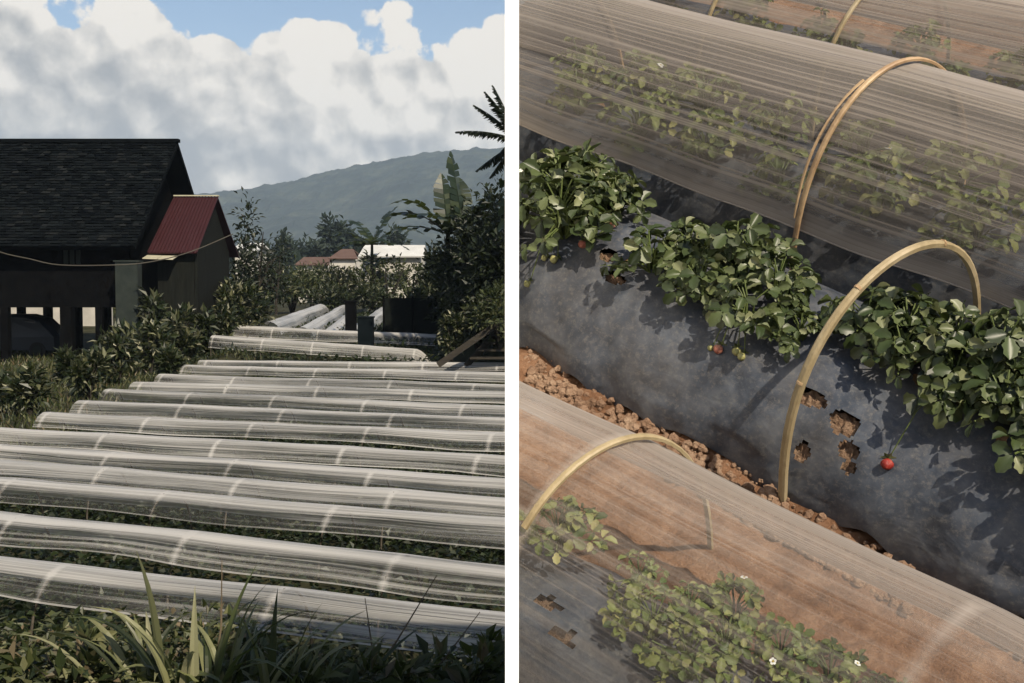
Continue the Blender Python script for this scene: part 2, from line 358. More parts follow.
# distant mountain
SK = [(-200,250),(0,228),(100,205),(180,196),(218,193),(240,190),(300,182),(340,173),(380,165),(430,155),(470,151),(505,149),(560,147),(640,158),(760,185),(900,215),(1100,240),(1400,260)]
def sky_y(px):
    for (a, b), (c, d) in zip(SK, SK[1:]):
        if a <= px <= c: return b + (d-b)*(px-a)/(c-a)
    return 262
YM = 2900.0
def zm(x, y):
    px = CX + FPX*x/YM; hgt = (HOR-sky_y(px))/FPX*YM
    t = (y-YM)/(1100 if y < YM else 900); prof = max(0, 1-t*t) if y > YM else max(0, 1-abs(t)**1.35)
    z = EYE + hgt*prof
    big = mn.fractal((x*.0024, y*.0024, 1.3), 1, 2, 6)
    z += 80*big*min(1, hgt/180)*(1-.85*prof)
    z += (6*mn.noise((x*.05, y*.05, 7)) + 4*mn.noise((x*.11, y*.11, 2)) + 7*mn.noise((x*.018, y*.018, 2)))*min(1, prof*3)
    return z - (1-prof)*6
tag(mk('mountain', grid([-2700+10*i for i in range(490)], [1820+14*i for i in range(80)]+[2950+60*i for i in range(15)], zm), M_hill, smooth=False), kind='structure')

# ------------------------------------------------------------------ left field: row tunnels
HC = .80; HW = .46
ROWS = [((0,557),(500,612)), ((0,511),(500,565)), ((0,477),(500,518)), ((0,460),(500,497)), ((0,443),(500,477)), ((0,427),(500,454)),
        ((45,412),(500,432)), ((80,400),(500,417)), ((108,389),(500,405)), ((135,382),(500,391)), ((160,374),(500,384)), ((185,365),(500,372)), ((200,360),(500,362))]
LB = ['polythene row tunnel nearest the camera, behind the long grass blades', 'second row tunnel from the foreground, with a clear dark band along its side',
      'third row tunnel from the foreground, below a thin green gap', 'fourth row tunnel from the foreground, low and close to its neighbours',
      'fifth row tunnel from the foreground, running past the leftmost shrub', 'sixth row tunnel from the foreground, its left end at the photo edge',
      'seventh row tunnel, left end beside the leftmost shrub with hoops showing', 'eighth row tunnel from the foreground, left end beside the second shrub',
      'ninth row tunnel, dipping in the middle between its hoops', 'tenth row tunnel, fourth from the back of the level field',
      'eleventh row tunnel, third from the back of the level field', 'twelfth row tunnel, last but one before the raised tunnels',
      'shortest and farthest row tunnel of the level field, below the raised tunnels']
def arc(t, hw, hc): return -hw*math.cos(t), hc*math.sin(t)**.75      # t 0..pi across the hoop
def row_tunnel(A, Bp, base, hc, hw, label, spacing, k0, k1, group, r=.011, ph=0, drop=False, jit=.02, tlo=.205, thi=.82, first=None):
    A = Vector(A); Bp = Vector(Bp); d = (Bp-A); d.z = 0; Ln = d.length; d.normalize(); side = Vector((d.y, -d.x, 0))
    dz = (Bp.z-A.z)/Ln
    if side.y > 0: side = -side                                       # side points to the camera
    t = thing('row_tunnel', A, label, 'row tunnel', group)
    nh = int(Ln/spacing)+2
    hj = [1+random.uniform(-jit, jit) for _ in range(nh+3)]; sj = [random.uniform(-.03, .03) for _ in range(nh+3)]
    def P(a, tt, inner=0):
        u = (a+ph)/spacing; i = int(math.floor(u)); f = u-i; s = f
        h = hj[i]*(1-s)+hj[i+1]*s; o = sj[i]*(1-s)+sj[i+1]*s
        tens = math.sin(PI*f); sag = 1-.012*tens; hwv = hw*(1-.06*tens)
        x, z = arc(tt, hwv-inner, hc*h*sag-inner)
        wr = .006*mn.noise((a*.7+k0, tt*7, k1)) + .008*mn.noise((a*1.2, tt*22, k1))
        if drop and a > Ln-.7:
            q = (a-(Ln-.7))/.7; z *= 1-.85*q**2; x *= 1-.1*q
        if inner: wr = 0
        return A + d*a + side*(-x+o) + Vector((0,0,z + dz*a + wr)), u
    na = max(12, int(Ln/.16)); nt_ = 18; mb = MB(); vs = []; us = []
    for i in range(na+1):
        a = Ln*i/na
        for j in range(nt_+1):
            q = j/nt_; lo = tlo + .03*mn.noise((a*.5, k0, 3)); tt = PI*(lo + (thi-lo)*q)
            p, u = P(a, tt); vs.append(p); us.append((u, q))
    fs = [(i*(nt_+1)+j, (i+1)*(nt_+1)+j, (i+1)*(nt_+1)+j+1, i*(nt_+1)+j+1) for i in range(na) for j in range(nt_)]
    mb.add(vs, fs, us); mk('plastic_film', mb, M_film_l, t, smooth=True)
    for h in range(nh+1):
        a = h*spacing - ph
        if first and h == 0: a = max(a, .06)
        if a < 0.03 or a > Ln-.05: continue
        hb = MB(); hb.tube([P(a, PI*(.0+1.0*q/14), .014)[0] for q in range(15)], r, 5); mk('hoop', hb, M_hoop_d, t, smooth=True)
    return t
crop_c = []
for i, ((x0, y0), (x1, y1)) in enumerate(ROWS):
    A = gnd(x0, y0, HC); Bp = gnd(x1, y1, HC); d = (Bp-A).normalized()
    if x0 == 0 and i < 5: A = A - d*1.2
    Bp = Bp + d*(1.2 if i < 2 else 3.5)
    A.z = 0; Bp.z = 0
    row_tunnel(A, Bp, 0, HC, HW, LB[i], 2.25+.25*random.random(), i*3.1, i*1.7, 'polythene row tunnels of the level field', ph=random.uniform(0.1, 2.0) if i < 5 else 2.2, r=.0135)
    crop_c.append((A, Bp))

# crops that fill the field between and under the tunnels (leaves beyond counting)
mb = MB(); C = []; 
for (A, Bp) in crop_c:
    Ln = (Bp-A).length; n = int(Ln*210)
    a = RNG.random(n); o = RNG.normal(0, .27, n); zz = np.abs(RNG.normal(.16, .08, n))
    d = (Bp-A).normalized(); s = Vector((d.y, -d.x, 0))
    P = np.outer(1-a, np.array(A)) + np.outer(a, np.array(Bp)) + np.outer(o, np.array(s)); P[:, 2] = zz + .06*np.sin(a*Ln*7); C.append(P)
    n2 = int(Ln*110); a = RNG.random(n2); o = RNG.uniform(.3, 1.15, n2); P = np.outer(1-a, np.array(A)) + np.outer(a, np.array(Bp)) + np.outer(o*(1 if s.y < 0 else -1), np.array(s)); P[:, 2] = np.abs(RNG.normal(.10, .06, n2)); C.append(P)
C = np.concatenate(C); n = len(C); D = RNG.normal(0, 1, (n, 3)); D[:, 2] = np.abs(D[:, 2])*.5; Nn = RNG.normal(0, .45, (n, 3)); Nn[:, 2] += 1
mb.leaves(C, D, Nn, RNG.uniform(.07, .14, n), RNG.uniform(.05, .09, n)); tag(mk('field_crop', mb, M_lf_crop), kind='stuff')

# raised tunnels behind the level field, and the ones that run away from the camera
G2 = 'raised row tunnels beyond the level field'
for (q0, q1, Y, lab, dr) in (((213,335),(434,350), 41, 'raised row tunnel with a drooping right end, in front of the dark tank', True),
                         ((228,325),(437,334), 45.5, 'raised row tunnel just behind the drooping one, beyond the dark tank', False)):
    A = at(q0[0], q0[1], Y); Bp = at(q1[0], q1[1], Y-1.0)
    A.z -= .75; Bp.z -= .75
    row_tunnel(A, Bp, 0, .75, .5, lab, 1.9, Y, 2.2, G2, ph=1.8, drop=dr, r=.014, tlo=.10, thi=.9)
G3 = 'row tunnels running away up the slope'
for (q0, q1, lab) in (((268,322),(320,304), 'leftmost of the row tunnels running away up the slope'), ((302,327),(344,305), 'row tunnel running uphill, second from the left'),
                      ((328,330),(347,315), 'short row tunnel running uphill beside the dark post'), ((352,328),(389,304), 'rightmost row tunnel running uphill, behind the dark tank')):
    A = at(q0[0], q0[1], 47.5); Bp = at(q1[0], q1[1], 66 if q1[0] != 347 else 58); A.z -= .85; Bp.z -= .85
    row_tunnel(A, Bp, 0, .85, .56, lab, 2.6, q0[0]*.1, 4, G3, ph=2.4, r=.014, tlo=.08, thi=.92)

# low crop on the terrace around the raised tunnels
mb = MB(); n = 9000; C = np.stack([RNG.uniform(-12, 1, n), RNG.uniform(38.5, 66, n), np.zeros(n)], 1)
C[:, 2] = [zg(x, y)+abs(random.gauss(.1, .1)) for x, y in C[:, :2]]; D = RNG.normal(0, 1, (n, 3)); D[:, 2] = abs(D[:, 2]); Nn = RNG.normal(0, .5, (n, 3)); Nn[:, 2] += 1
mb.leaves(C, D, Nn, RNG.uniform(.12, .28, n), RNG.uniform(.08, .16, n)); tag(mk('terrace_crop', mb, M_lf_crop), kind='stuff')
# grass of the garden left of the beds
mb = MB(); n = 16000; C = np.stack([RNG.uniform(-22, -9.4, n), RNG.uniform(14, 48, n), np.zeros(n)], 1)
C[:, 0] = np.where((C[:, 1] < 38) , np.minimum(C[:, 0], -9.6 - .03*(C[:, 1]-20)), C[:, 0]); C[:, 2] = [zg(x, y) for x, y in C[:, :2]]
D = RNG.normal(0, .5, (n, 3)); D[:, 2] = 1; Nn = RNG.normal(0, 1, (n, 3)); Nn[:, 2] *= .3
mb.leaves(C, D, Nn, RNG.uniform(.1, .35, n), RNG.uniform(.02, .06, n)); tag(mk('grass', mb, M_lf_weed), kind='stuff')

# ------------------------------------------------------------------ plants of the left side
def crown_pts(n, c, rx, ry, rz, lumps=9, shell=.75, seed=0):
    """points spread through an uneven crown made of overlapping leaf clumps"""
    g = np.random.default_rng(seed); P = []
    cs = g.normal(0, 1, (lumps, 3)); cs /= np.linalg.norm(cs, axis=1, keepdims=True); cs *= g.uniform(.35, .78, (lumps, 1)); rs = g.uniform(.28, .5, lumps)
    k = g.integers(0, lumps, n); d = g.normal(0, 1, (n, 3)); d /= np.linalg.norm(d, axis=1, keepdims=True)
    r = rs[k]*(g.random(n)**(1-shell)) * (1 + .25*g.normal(0, 1, n).clip(-1, 1.6))
    Q = cs[k] + d*r[:, None]
    return np.array(c) + Q*np.array([rx, ry, rz]), d
def shrub(name, loc, w, h, mat, label, cat, group, n=700, leaf=(.16, .26), lw=.4, seed=1, stems=5, up=.3, low=0.12):
    loc = Vector(loc); t = thing(name, loc, label, cat, group)
    mb = MB(); C, d = crown_pts(n, loc+Vector((0,0,h*.56)), w/2, w/2, h*.5, 10, .7, seed); g = np.random.default_rng(seed+50)
    C = C[C[:, 2] > loc.z+low*h*.5]; n = len(C); d = d[:n]
    D = d + g.normal(0, .5, (n, 3)); D[:, 2] += up; Nn = d*.6 + g.normal(0, .4, (n, 3)); Nn[:, 2] += .9
    l = g.uniform(*leaf, n); mb.leaves(C, D, Nn, l, l*lw, .2); mk('foliage', mb, mat, t)
    sb = MB()
    for k in range(stems):
        a = 2*PI*k/stems+seed; sb.tube([loc+Vector((0,0,-.1)), loc+Vector((math.cos(a)*w*.1, math.sin(a)*w*.1, h*.35)), loc+Vector((math.cos(a)*w*.26, math.sin(a)*w*.26, h*.75))], [.03*h, .02*h, .006*h], 5)
    mk('stem', sb, M_trunk, t); return t
GB_ = 'broad-leaved shrubs along the garden edge'
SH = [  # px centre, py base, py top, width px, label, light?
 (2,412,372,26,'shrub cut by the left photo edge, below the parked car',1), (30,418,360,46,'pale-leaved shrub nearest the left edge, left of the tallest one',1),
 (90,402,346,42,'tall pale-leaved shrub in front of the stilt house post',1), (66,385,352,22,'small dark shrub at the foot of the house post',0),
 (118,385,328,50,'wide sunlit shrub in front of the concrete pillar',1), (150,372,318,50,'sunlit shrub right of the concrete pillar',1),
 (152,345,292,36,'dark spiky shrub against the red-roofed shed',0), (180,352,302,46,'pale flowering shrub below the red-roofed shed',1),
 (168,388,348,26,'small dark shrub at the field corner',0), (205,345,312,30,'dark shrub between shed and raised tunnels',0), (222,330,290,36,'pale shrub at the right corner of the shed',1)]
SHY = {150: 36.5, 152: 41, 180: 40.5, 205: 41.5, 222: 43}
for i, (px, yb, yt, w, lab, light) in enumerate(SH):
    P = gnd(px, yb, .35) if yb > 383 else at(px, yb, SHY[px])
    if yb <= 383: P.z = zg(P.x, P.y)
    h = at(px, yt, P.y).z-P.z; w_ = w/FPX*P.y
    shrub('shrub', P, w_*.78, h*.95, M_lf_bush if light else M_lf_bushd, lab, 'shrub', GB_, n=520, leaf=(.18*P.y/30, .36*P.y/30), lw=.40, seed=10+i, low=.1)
GH = 'bushes behind the beds'
BG = [(240,318,282,46,46,'grey-green bush right of the shed, left of the first uphill tunnel',1), (268,312,268,56,70,'bush of pale flowers above the leftmost uphill tunnel',1), (292,296,262,52,72,'light green bush in front of the tiled roofs',2),
      (322,292,268,50,74,'low light green bush under the tiled roofs',2), (350,300,264,44,72,'bush at the foot of the small banana plant',1), (388,300,253,56,72,'tall bush in front of the pale roof',2),
      (420,300,262,46,64,'bush left of the large banana plant',2), (330,305,284,60,69,'dark low bush above the uphill tunnels',0), (422,303,285,44,50,'dark bush above the dark net fence',0), (372,305,288,40,69,'dark bush behind the dark tank',0), (312,284,266,40,90,'far low bush between the tiled roofs and the field',2)]
for i, (px, yb, yt, w, Y, lab, kx) in enumerate(BG):
    P = at(px, yb, Y); h = (yb-yt)/FPX*Y; g0 = zg(P.x, P.y)
    if P.z > g0: h += P.z-g0; P.z = g0
    shrub('bush', P, w/FPX*Y*1.2, h, (M_lf_bushd, M_lf_bush, M_lf_hedge)[kx], lab, 'bush', GH, n=1100, leaf=(.2, .42), lw=.45, seed=60+i, low=0)

def tree(name, loc, h, w, mat, label, group, n=2500, leaf=(.2, .4), seed=0, trunk=.3, lumps=12, cz=.62, rz=.42, tr=.12):
    loc = Vector(loc); t = thing(name, loc, label, 'tree', group); g = np.random.default_rng(seed)
    C, d = crown_pts(n, loc+Vector((0,0,h*cz)), w/2, w/2, h*rz, lumps, .65, seed)
    n = len(C); D = d + g.normal(0, .6, (n, 3)); Nn = d*.5 + g.normal(0, .5, (n, 3)); Nn[:, 2] += .7; l = g.uniform(*leaf, n)
    mb = MB(); mb.leaves(C, D, Nn, l, l*.45, .2); mk('crown', mb, mat, t)
    tb = MB(); top = loc+Vector((.1*w*g.normal(), .1*w*g.normal(), h*.8)); mid = loc.lerp(top, .45)
    tb.tube([loc-Vector((0,0,.3)), loc+Vector((0,0,h*.15)), mid, top], [tr*1.3, tr, tr*.75, tr*.2], 7)
    for k in range(7):
        a = g.uniform(0, 2*PI); b = loc.lerp(top, g.uniform(.3, .7)); e = b+Vector((math.cos(a)*w*.36, math.sin(a)*w*.36, h*g.uniform(.08, .25)))
        tb.tube([b, b.lerp(e, .5)+Vector((0,0,h*.03)), e], [tr*.5, tr*.3, tr*.1], 5)
    mk('trunk', tb, M_trunk, t); return t
# open-crowned tree beside the shed
P = at(254, 312, 51); P.z = zg(P.x, P.y); tree('tree', P, at(254,203,51).z-P.z, 52/FPX*51, M_lf_tree, 'airy dark tree right of the red-roofed shed', None, n=1300, leaf=(.18,.36), seed=5, lumps=20, cz=.56, rz=.46, tr=.09)
P = at(276, 312, 68); P.z = zg(P.x, P.y); tree('tree', P, at(276,238,68).z-P.z, 40/FPX*68, M_lf_tree, 'smaller dark tree in front of the white house', None, n=700, leaf=(.16,.34), seed=6, lumps=12, tr=.08)
# dark mass of trees on the right of the field
TR = [(497,42,186,70,'tall dark tree at the right, beside the palm'), (470,45,222,60,'dark tree in the middle of the right-hand thicket'), (515,38.5,205,80,'dark tree behind the wooden steps'), (482,44,262,70,'low dark tree under the thicket, above the steps'), (452,52,236,50,'dark tree behind the large banana plant')]
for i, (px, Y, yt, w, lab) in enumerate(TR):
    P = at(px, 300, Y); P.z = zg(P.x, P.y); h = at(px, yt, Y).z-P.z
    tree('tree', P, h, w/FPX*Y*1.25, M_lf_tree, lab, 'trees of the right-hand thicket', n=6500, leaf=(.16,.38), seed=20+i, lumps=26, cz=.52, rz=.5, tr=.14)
for i, (px, yb, yt, w, Y, lab) in enumerate([(478,352,292,52,38,'leafy bush on the bank above the wooden steps'), (452,358,318,26,37,'bush at the lower end of the steps handrail'), (500,345,282,50,36,'sunlit bush right of the steps, by the photo divide'), (466,330,285,50,41,'dark bush under the right-hand trees')]):
    P = at(px, yb, Y); g0 = zg(P.x, P.y); h = (yb-yt)/FPX*Y; 
    shrub('bush', P, w/FPX*Y*1.2, h, M_lf_hedge if i == 2 else M_lf_bushd if i == 3 else M_lf_bush, lab, 'bush', 'bushes around the wooden steps', n=1000, leaf=(.13,.28), lw=.45, seed=90+i, low=-.2)
    if P.z > g0+.2:
        pass
def banana_leaf(mb, base, az, el, Ln, w, droop, g):
    w *= 1.8; Ln *= 1.3; n = 12; P = Vector(base); d = Vector((math.cos(az)*math.cos(el), math.sin(az)*math.cos(el), math.sin(el))); pts = []
    for i in range(n+1):
        pts.append(P.copy()); P = P + d*(Ln/n); d = (d + Vector((0,0,-droop/n*(.4+1.4*i/n)))).normalized()
    for i in range(n):
        a, b = pts[i], pts[i+1]; dd = (b-a).normalized(); s = dd.cross(Vector((0,0,1)))
        if s.length < .05: s = Vector((math.sin(az), -math.cos(az), 0))
        s.normalize(); u = s.cross(dd)
        q0, q1 = i/n, (i+1)/n; f = lambda q: w/2*max(.04, (1-max(0, (q-.55)/.45)**2.2))*min(1, .12+q*4.5)
        for sg in (-1, 1):
            dr = g.uniform(-.15, .35); gap = g.uniform(0, .35)
            e0 = a + s*(sg*f(q0)) - u*(dr*f(q0)); e1 = b.lerp(a, gap*.7) + s*(sg*f(q1)) - u*(dr*f(q1)) + dd*(.04*Ln)
            mb.add([a, b, e1, e0 + dd*(.04*Ln)], [(0,1,2,3)])
        mb.tube([a, b], [.03*(1-q0)+.006, .03*(1-q1)+.006], 4, cap=False)
def banana(px, yb, Y, ytop, leaves, label, tr=.13, seed=0, lean=0):
    P = at(px, yb, Y); P.z = zg(P.x, P.y); t = thing('banana_plant', P, label, 'banana plant', 'banana plants behind the beds'); g = random.Random(seed)
    top = at(px+lean, ytop, Y); tb = MB(); tb.tube([P-Vector((0,0,.2)), P.lerp(top, .5), top], [tr*1.3, tr, tr*.6], 8); mk('stem', tb, M_btrunk, t, smooth=True)
    for (az, el, Ln, w, dr) in leaves:
        mb = MB(); banana_leaf(mb, top-Vector((0,0,.1)), math.radians(az), math.radians(el), Ln, w, dr, g); mk('leaf', mb, M_lf_ban, t)
    return t
banana(372, 302, 72, 243, [(170,35,2.4,.65,1.3),(10,40,2.9,.65,1.5),(30,65,2.4,.6,.9),(150,60,2.1,.6,1.4),(-60,25,1.9,.6,1.2),(200,15,2.0,.55,1.2),(-10,10,2.0,.55,.9),(180,5,2.0,.55,.8)], 'small banana plant standing alone against the mountain', .14, 1)
banana(384, 302, 73, 268, [(60,45,1.6,.45,1.2),(140,40,1.5,.45,1.2),(-30,40,1.5,.45,1.2)], 'leaning young banana stem right of the lone banana plant', .10, 9, lean=-10)
banana(448, 320, 46, 232, [(120,78,2.0,.55,.25),(60,74,1.8,.5,.3),(178,42,2.2,.55,1.4),(190,20,2.2,.5,1.1),(200,55,2.3,.55,1.7),(-20,40,1.8,.5,1.2),(-70,40,1.8,.5,1.3),(10,15,1.6,.5,.8)], 'large banana plant at the left edge of the thicket', .16, 2)
banana(463, 330, 43, 225, [(150,80,2.3,.5,.2),(100,65,1.8,.5,.5),(-40,45,1.7,.5,1.2),(185,30,1.9,.5,1.1),(40,50,1.8,.5,1.0)], 'banana plant with one upright leaf above the thicket', .15, 3)
# palm whose fronds reach in from the right
P = at(528, 320, 36); P.z = zg(P.x, P.y); top = at(519, 141, 36)
t = thing('palm_tree', P, 'tall dark palm with fronds against the clouds', 'palm tree'); tb = MB(); tb.tube([P-Vector((0,0,.3)), P.lerp(top, .5)+Vector((.15,0,0)), top], [.2, .15, .12], 8); mk('trunk', tb, M_trunk, t)
for (az, el, Ln, dr) in [(178,22,2.1,.5),(172,48,1.9,.45),(165,68,2.0,.3),(190,62,1.9,.5),(182,-8,1.2,1.6),(175,-45,1.5,.3),(60,40,1.9,1),(0,30,2.0,1),(-50,35,1.9,1),(110,50,1.9,.8),(-100,40,1.9,.9),(186,-30,1.7,.2)]:
    mb = MB(); n = 26; p = top.copy(); a, e = math.radians(az), math.radians(el); d = Vector((math.cos(a)*math.cos(e), math.sin(a)*math.cos(e), math.sin(e))); pts = []
    for i in range(n+1):
        pts.append(p.copy()); p = p + d*(Ln/n); d = (d+Vector((0,0,-dr/n))).normalized()
    mb.tube(pts, [.022*(1-i/(n+4)) for i in range(n+1)], 4)
    C, D, Nn = [], [], []
    for i in range(2, n):
        dd = (pts[i+1]-pts[i]).normalized(); s = dd.cross(Vector((0,0,1))).normalized(); u = s.cross(dd)
        for sg in (-1, 1):
            for _ in range(2):
                C.append(pts[i] + dd*random.uniform(0,.05)); D.append(s*sg*.9 + dd*.7 - u*random.uniform(.1,.9)); Nn.append(u)
    mb.leaves(C, D, Nn, [.36*min(1, (1.15-i/len(C))*1.8) for i in range(len(C))], .12, .1); mk('frond', mb, M_lf_palm, t)
# palm/banana frond lower down at the divide
# far trees
FT = [(286,262,236,22,230),(300,264,238,26,240),(318,264,240,26,235),(334,262,220,26,225),(346,262,226,24,222),(392,262,226,30,210),(262,266,246,22,235),(360,262,238,22,228),(236,262,240,40,240)]
for i, (px, yb, yt, w, Y) in enumerate(FT):
    P = at(px, yb, Y); P.z = zg(P.x, P.y)
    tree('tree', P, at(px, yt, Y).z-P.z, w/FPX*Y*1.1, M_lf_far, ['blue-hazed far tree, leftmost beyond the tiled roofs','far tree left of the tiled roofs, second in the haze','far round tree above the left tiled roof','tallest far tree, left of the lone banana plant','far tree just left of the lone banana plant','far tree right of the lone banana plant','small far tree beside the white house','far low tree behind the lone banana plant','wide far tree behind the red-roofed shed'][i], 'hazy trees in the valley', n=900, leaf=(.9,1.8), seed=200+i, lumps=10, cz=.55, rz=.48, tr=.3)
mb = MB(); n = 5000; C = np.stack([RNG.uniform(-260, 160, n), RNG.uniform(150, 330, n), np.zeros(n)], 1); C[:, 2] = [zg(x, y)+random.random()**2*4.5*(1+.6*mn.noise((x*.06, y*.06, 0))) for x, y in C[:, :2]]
D = RNG.normal(0, 1, (n, 3)); Nn = RNG.normal(0, .6, (n, 3)); Nn[:, 2] += 1; mb.leaves(C, D, Nn, RNG.uniform(1.5, 3, n), RNG.uniform(1, 2, n)); tag(mk('valley_scrub', mb, M_lf_far), kind='stuff')

# ------------------------------------------------------------------ buildings
def roof_slab(mb, e0, e1, r0, r1, t=.12):    # sloping slab between eave line e0-e1 and ridge line r0-r1
    e0, e1, r0, r1 = map(Vector, (e0, e1, r0, r1)); n = (e1-e0).cross(r0-e0).normalized()
    if n.z < 0: n = -n
    vs = [e0, e1, r1, r0, e0-n*t, e1-n*t, r1-n*t, r0-n*t]
    mb.add(vs, [(0,1,2,3),(7,6,5,4),(0,4,5,1),(1,5,6,2),(2,6,7,3),(3,7,4,0)])
HY = 46.0
house = thing('stilt_house', at(90, 372, HY), 'large black house on stilts with a steep shingle roof', 'house')
rz_ = at(178, 142, HY).z; XR = at(178, 142, HY).x; XL = -33.0; ye, yb_ = HY-4.5, HY+4.5
ez = at(137, 247, ye).z; XE = at(135, 247, ye).x
mb = MB(); roof_slab(mb, (XL, ye, ez), (XE, ye, ez), (XL, HY, rz_), (XR, HY, rz_), .16); roof_slab(mb, (XR+.15, yb_, ez), (XL, yb_, ez), (XR, HY+.004, rz_), (XL, HY+.004, rz_), .16)
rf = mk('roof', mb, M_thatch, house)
mb = MB(); nsh = 40
for k in range(nsh):                          # shingle courses
    q0 = k/nsh
    e = Vector((XL, ye, ez)).lerp(Vector((XL, HY, rz_)), q0); xr = XE+(XR-XE)*q0
    x = XL
    while x < xr-.05:
        w = random.uniform(.18, .42); x2 = min(x+w, xr); j = random.uniform(.0, .05)
        nv = Vector((0, -(rz_-ez), HY-ye)).normalized(); sl = Vector((0, HY-ye, rz_-ez)).normalized(); Lc = math.hypot(HY-ye, rz_-ez)/nsh*1.3
        a = Vector((x+.01, e.y, e.z)) + nv*(.05+j*.6); b = Vector((x2-.01, e.y, e.z)) + nv*(.05+j*.6)
        mb.add([a, b, b+sl*Lc-nv*.045, a+sl*Lc-nv*.045, a-nv*.04, b-nv*.04], [(0,1,2,3),(4,5,1,0)]); x = x2
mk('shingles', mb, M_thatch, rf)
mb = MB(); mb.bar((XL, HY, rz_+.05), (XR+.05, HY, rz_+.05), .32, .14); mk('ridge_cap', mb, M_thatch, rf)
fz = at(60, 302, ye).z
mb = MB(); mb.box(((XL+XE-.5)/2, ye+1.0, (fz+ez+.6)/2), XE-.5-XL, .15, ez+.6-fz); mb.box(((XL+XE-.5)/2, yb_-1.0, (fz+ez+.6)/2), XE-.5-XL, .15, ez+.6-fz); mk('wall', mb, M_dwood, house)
mb = MB(); g0 = XE-.55; mb.add([(g0, ye+.9, fz), (g0, yb_-.9, fz), (g0, yb_-.9, ez+.7), (g0, HY, rz_-.25), (g0, ye+.9, ez+.7), (g0-.15, ye+.9, fz), (g0-.15, yb_-.9, fz), (g0-.15, yb_-.9, ez+.7), (g0-.15, HY, rz_-.25), (g0-.15, ye+.9, ez+.7)], [(0,1,2,3,4),(9,8,7,6,5),(0,5,6,1),(1,6,7,2),(2,7,8,3),(3,8,9,4),(4,9,5,0)]); mk('gable_wall', mb, M_dwood, house)
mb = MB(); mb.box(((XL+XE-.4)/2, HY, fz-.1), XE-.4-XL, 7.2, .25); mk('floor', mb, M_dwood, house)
for (px, wd) in ((68, .42), (6, .3), (-60, .3), (100, .25)):
    for Yp in (ye+.9, HY+.3, yb_-1.0):
        P = at(px, 340, ye+.9); mb = MB(); gz = zg(P.x, Yp); mb.box((P.x+(Yp-ye)*.0, Yp, (gz-.2+fz-.2)/2), wd, wd, fz-.2-gz+.2); mk('post', mb, M_dwood, house)
P = at(129, 300, ye-.05); gz = zg(P.x, P.y); mb = MB(); zt = at(129, 262, ye-.05).z; mb.box((P.x, P.y, (gz-.2+zt)/2), 22/FPX*ye, .5, zt-gz+.2); mb.box((P.x, P.y, zt+.03), 25/FPX*ye, .58, .06); mk('concrete_pillar', mb, M_conc, house)
wb = MB(); P = at(72, 257, ye+.9)
for k in range(3): wb.box((P.x+(k-1)*.24, ye+.90, P.z), .16, .05, .55)
mk('window', wb, M_conc, house)
# red-roofed shed
SY = HY-.2; se = SY-2.8
shed = thing('garden_shed', (at(180, 330, se).x, SY, zg(-13, SY)), 'small dark shed with a dull red metal roof', 'shed')
A0, A1, R0, R1 = at(148, 253, se), at(197, 253, se), at(175, 197, SY), at(218, 197, SY)
mb = MB(); roof_slab(mb, A0, A1, R0, R1, .05)
bk0 = R0 + Vector((.0, 2.8, -(R0.z-A0.z))); bk1 = R1 + Vector((.15, 2.8, -(R1.z-A1.z))); roof_slab(mb, bk1, bk0, R1+Vector((0,.004,0)), R0+Vector((0,.004,0)), .05)
rr = mk('roof', mb, M_red, shed)
mb = MB()
for k in range(15):
    q = k/14; a = A0.lerp(A1, q); b = R0.lerp(R1, q); mb.bar(a+Vector((0,-.01,.03)), b+Vector((0,-.01,.03)), .05, .03)
mk('rib', mb, M_red, rr)
mb = MB(); mb.bar(R0+Vector((-.03,0,.05)), R1+Vector((.03,0,.05)), .22, .05); mk('ridge_cap', mb, M_pale, rr)
x0, x1 = A0.x+.25, A1.x-.1; gz = zg(x1, SY); zt = A0.z-.02
mb = MB(); mb.add([(x1, se+.35, gz), (x1, SY+2.45, gz), (x1, SY+2.45, zt+.2), (x1, SY, R1.z-.15), (x1, se+.35, zt+.2), (x1-.1, se+.35, gz), (x1-.1, SY+2.45, gz), (x1-.1, SY+2.45, zt+.2), (x1-.1, SY, R1.z-.15), (x1-.1, se+.35, zt+.2)], [(0,1,2,3,4),(9,8,7,6,5),(0,5,6,1),(1,6,7,2),(2,7,8,3),(3,8,9,4),(4,9,5,0)]); mk('gable_wall', mb, M_shedw, shed)
mb = MB(); mb.box(((x0+x1)/2-.06, se+.40, (gz+zt)/2+.05), x1-x0-.12, .1, zt-gz+.1); mk('front_wall', mb, M_shedw, shed)
Pa, Pb = at(142, 258, se-.5), at(173, 259, se-.5); mb = MB()
for k in range(2):
    a = Pa.lerp(Pb, k*.5+.01); b = Pa.lerp(Pb, k*.5+.49); mb.add([a, b, b+Vector((0,.7,.16)), a+Vector((0,.7,.16)), a-Vector((0,0,.03)), b-Vector((0,0,.03)), b+Vector((0,.7,.13)), a+Vector((0,.7,.13))], [(0,1,2,3),(7,6,5,4),(0,4,5,1),(1,5,6,2),(2,6,7,3),(3,7,4,0)])
mk('awning', mb, M_pale, shed)
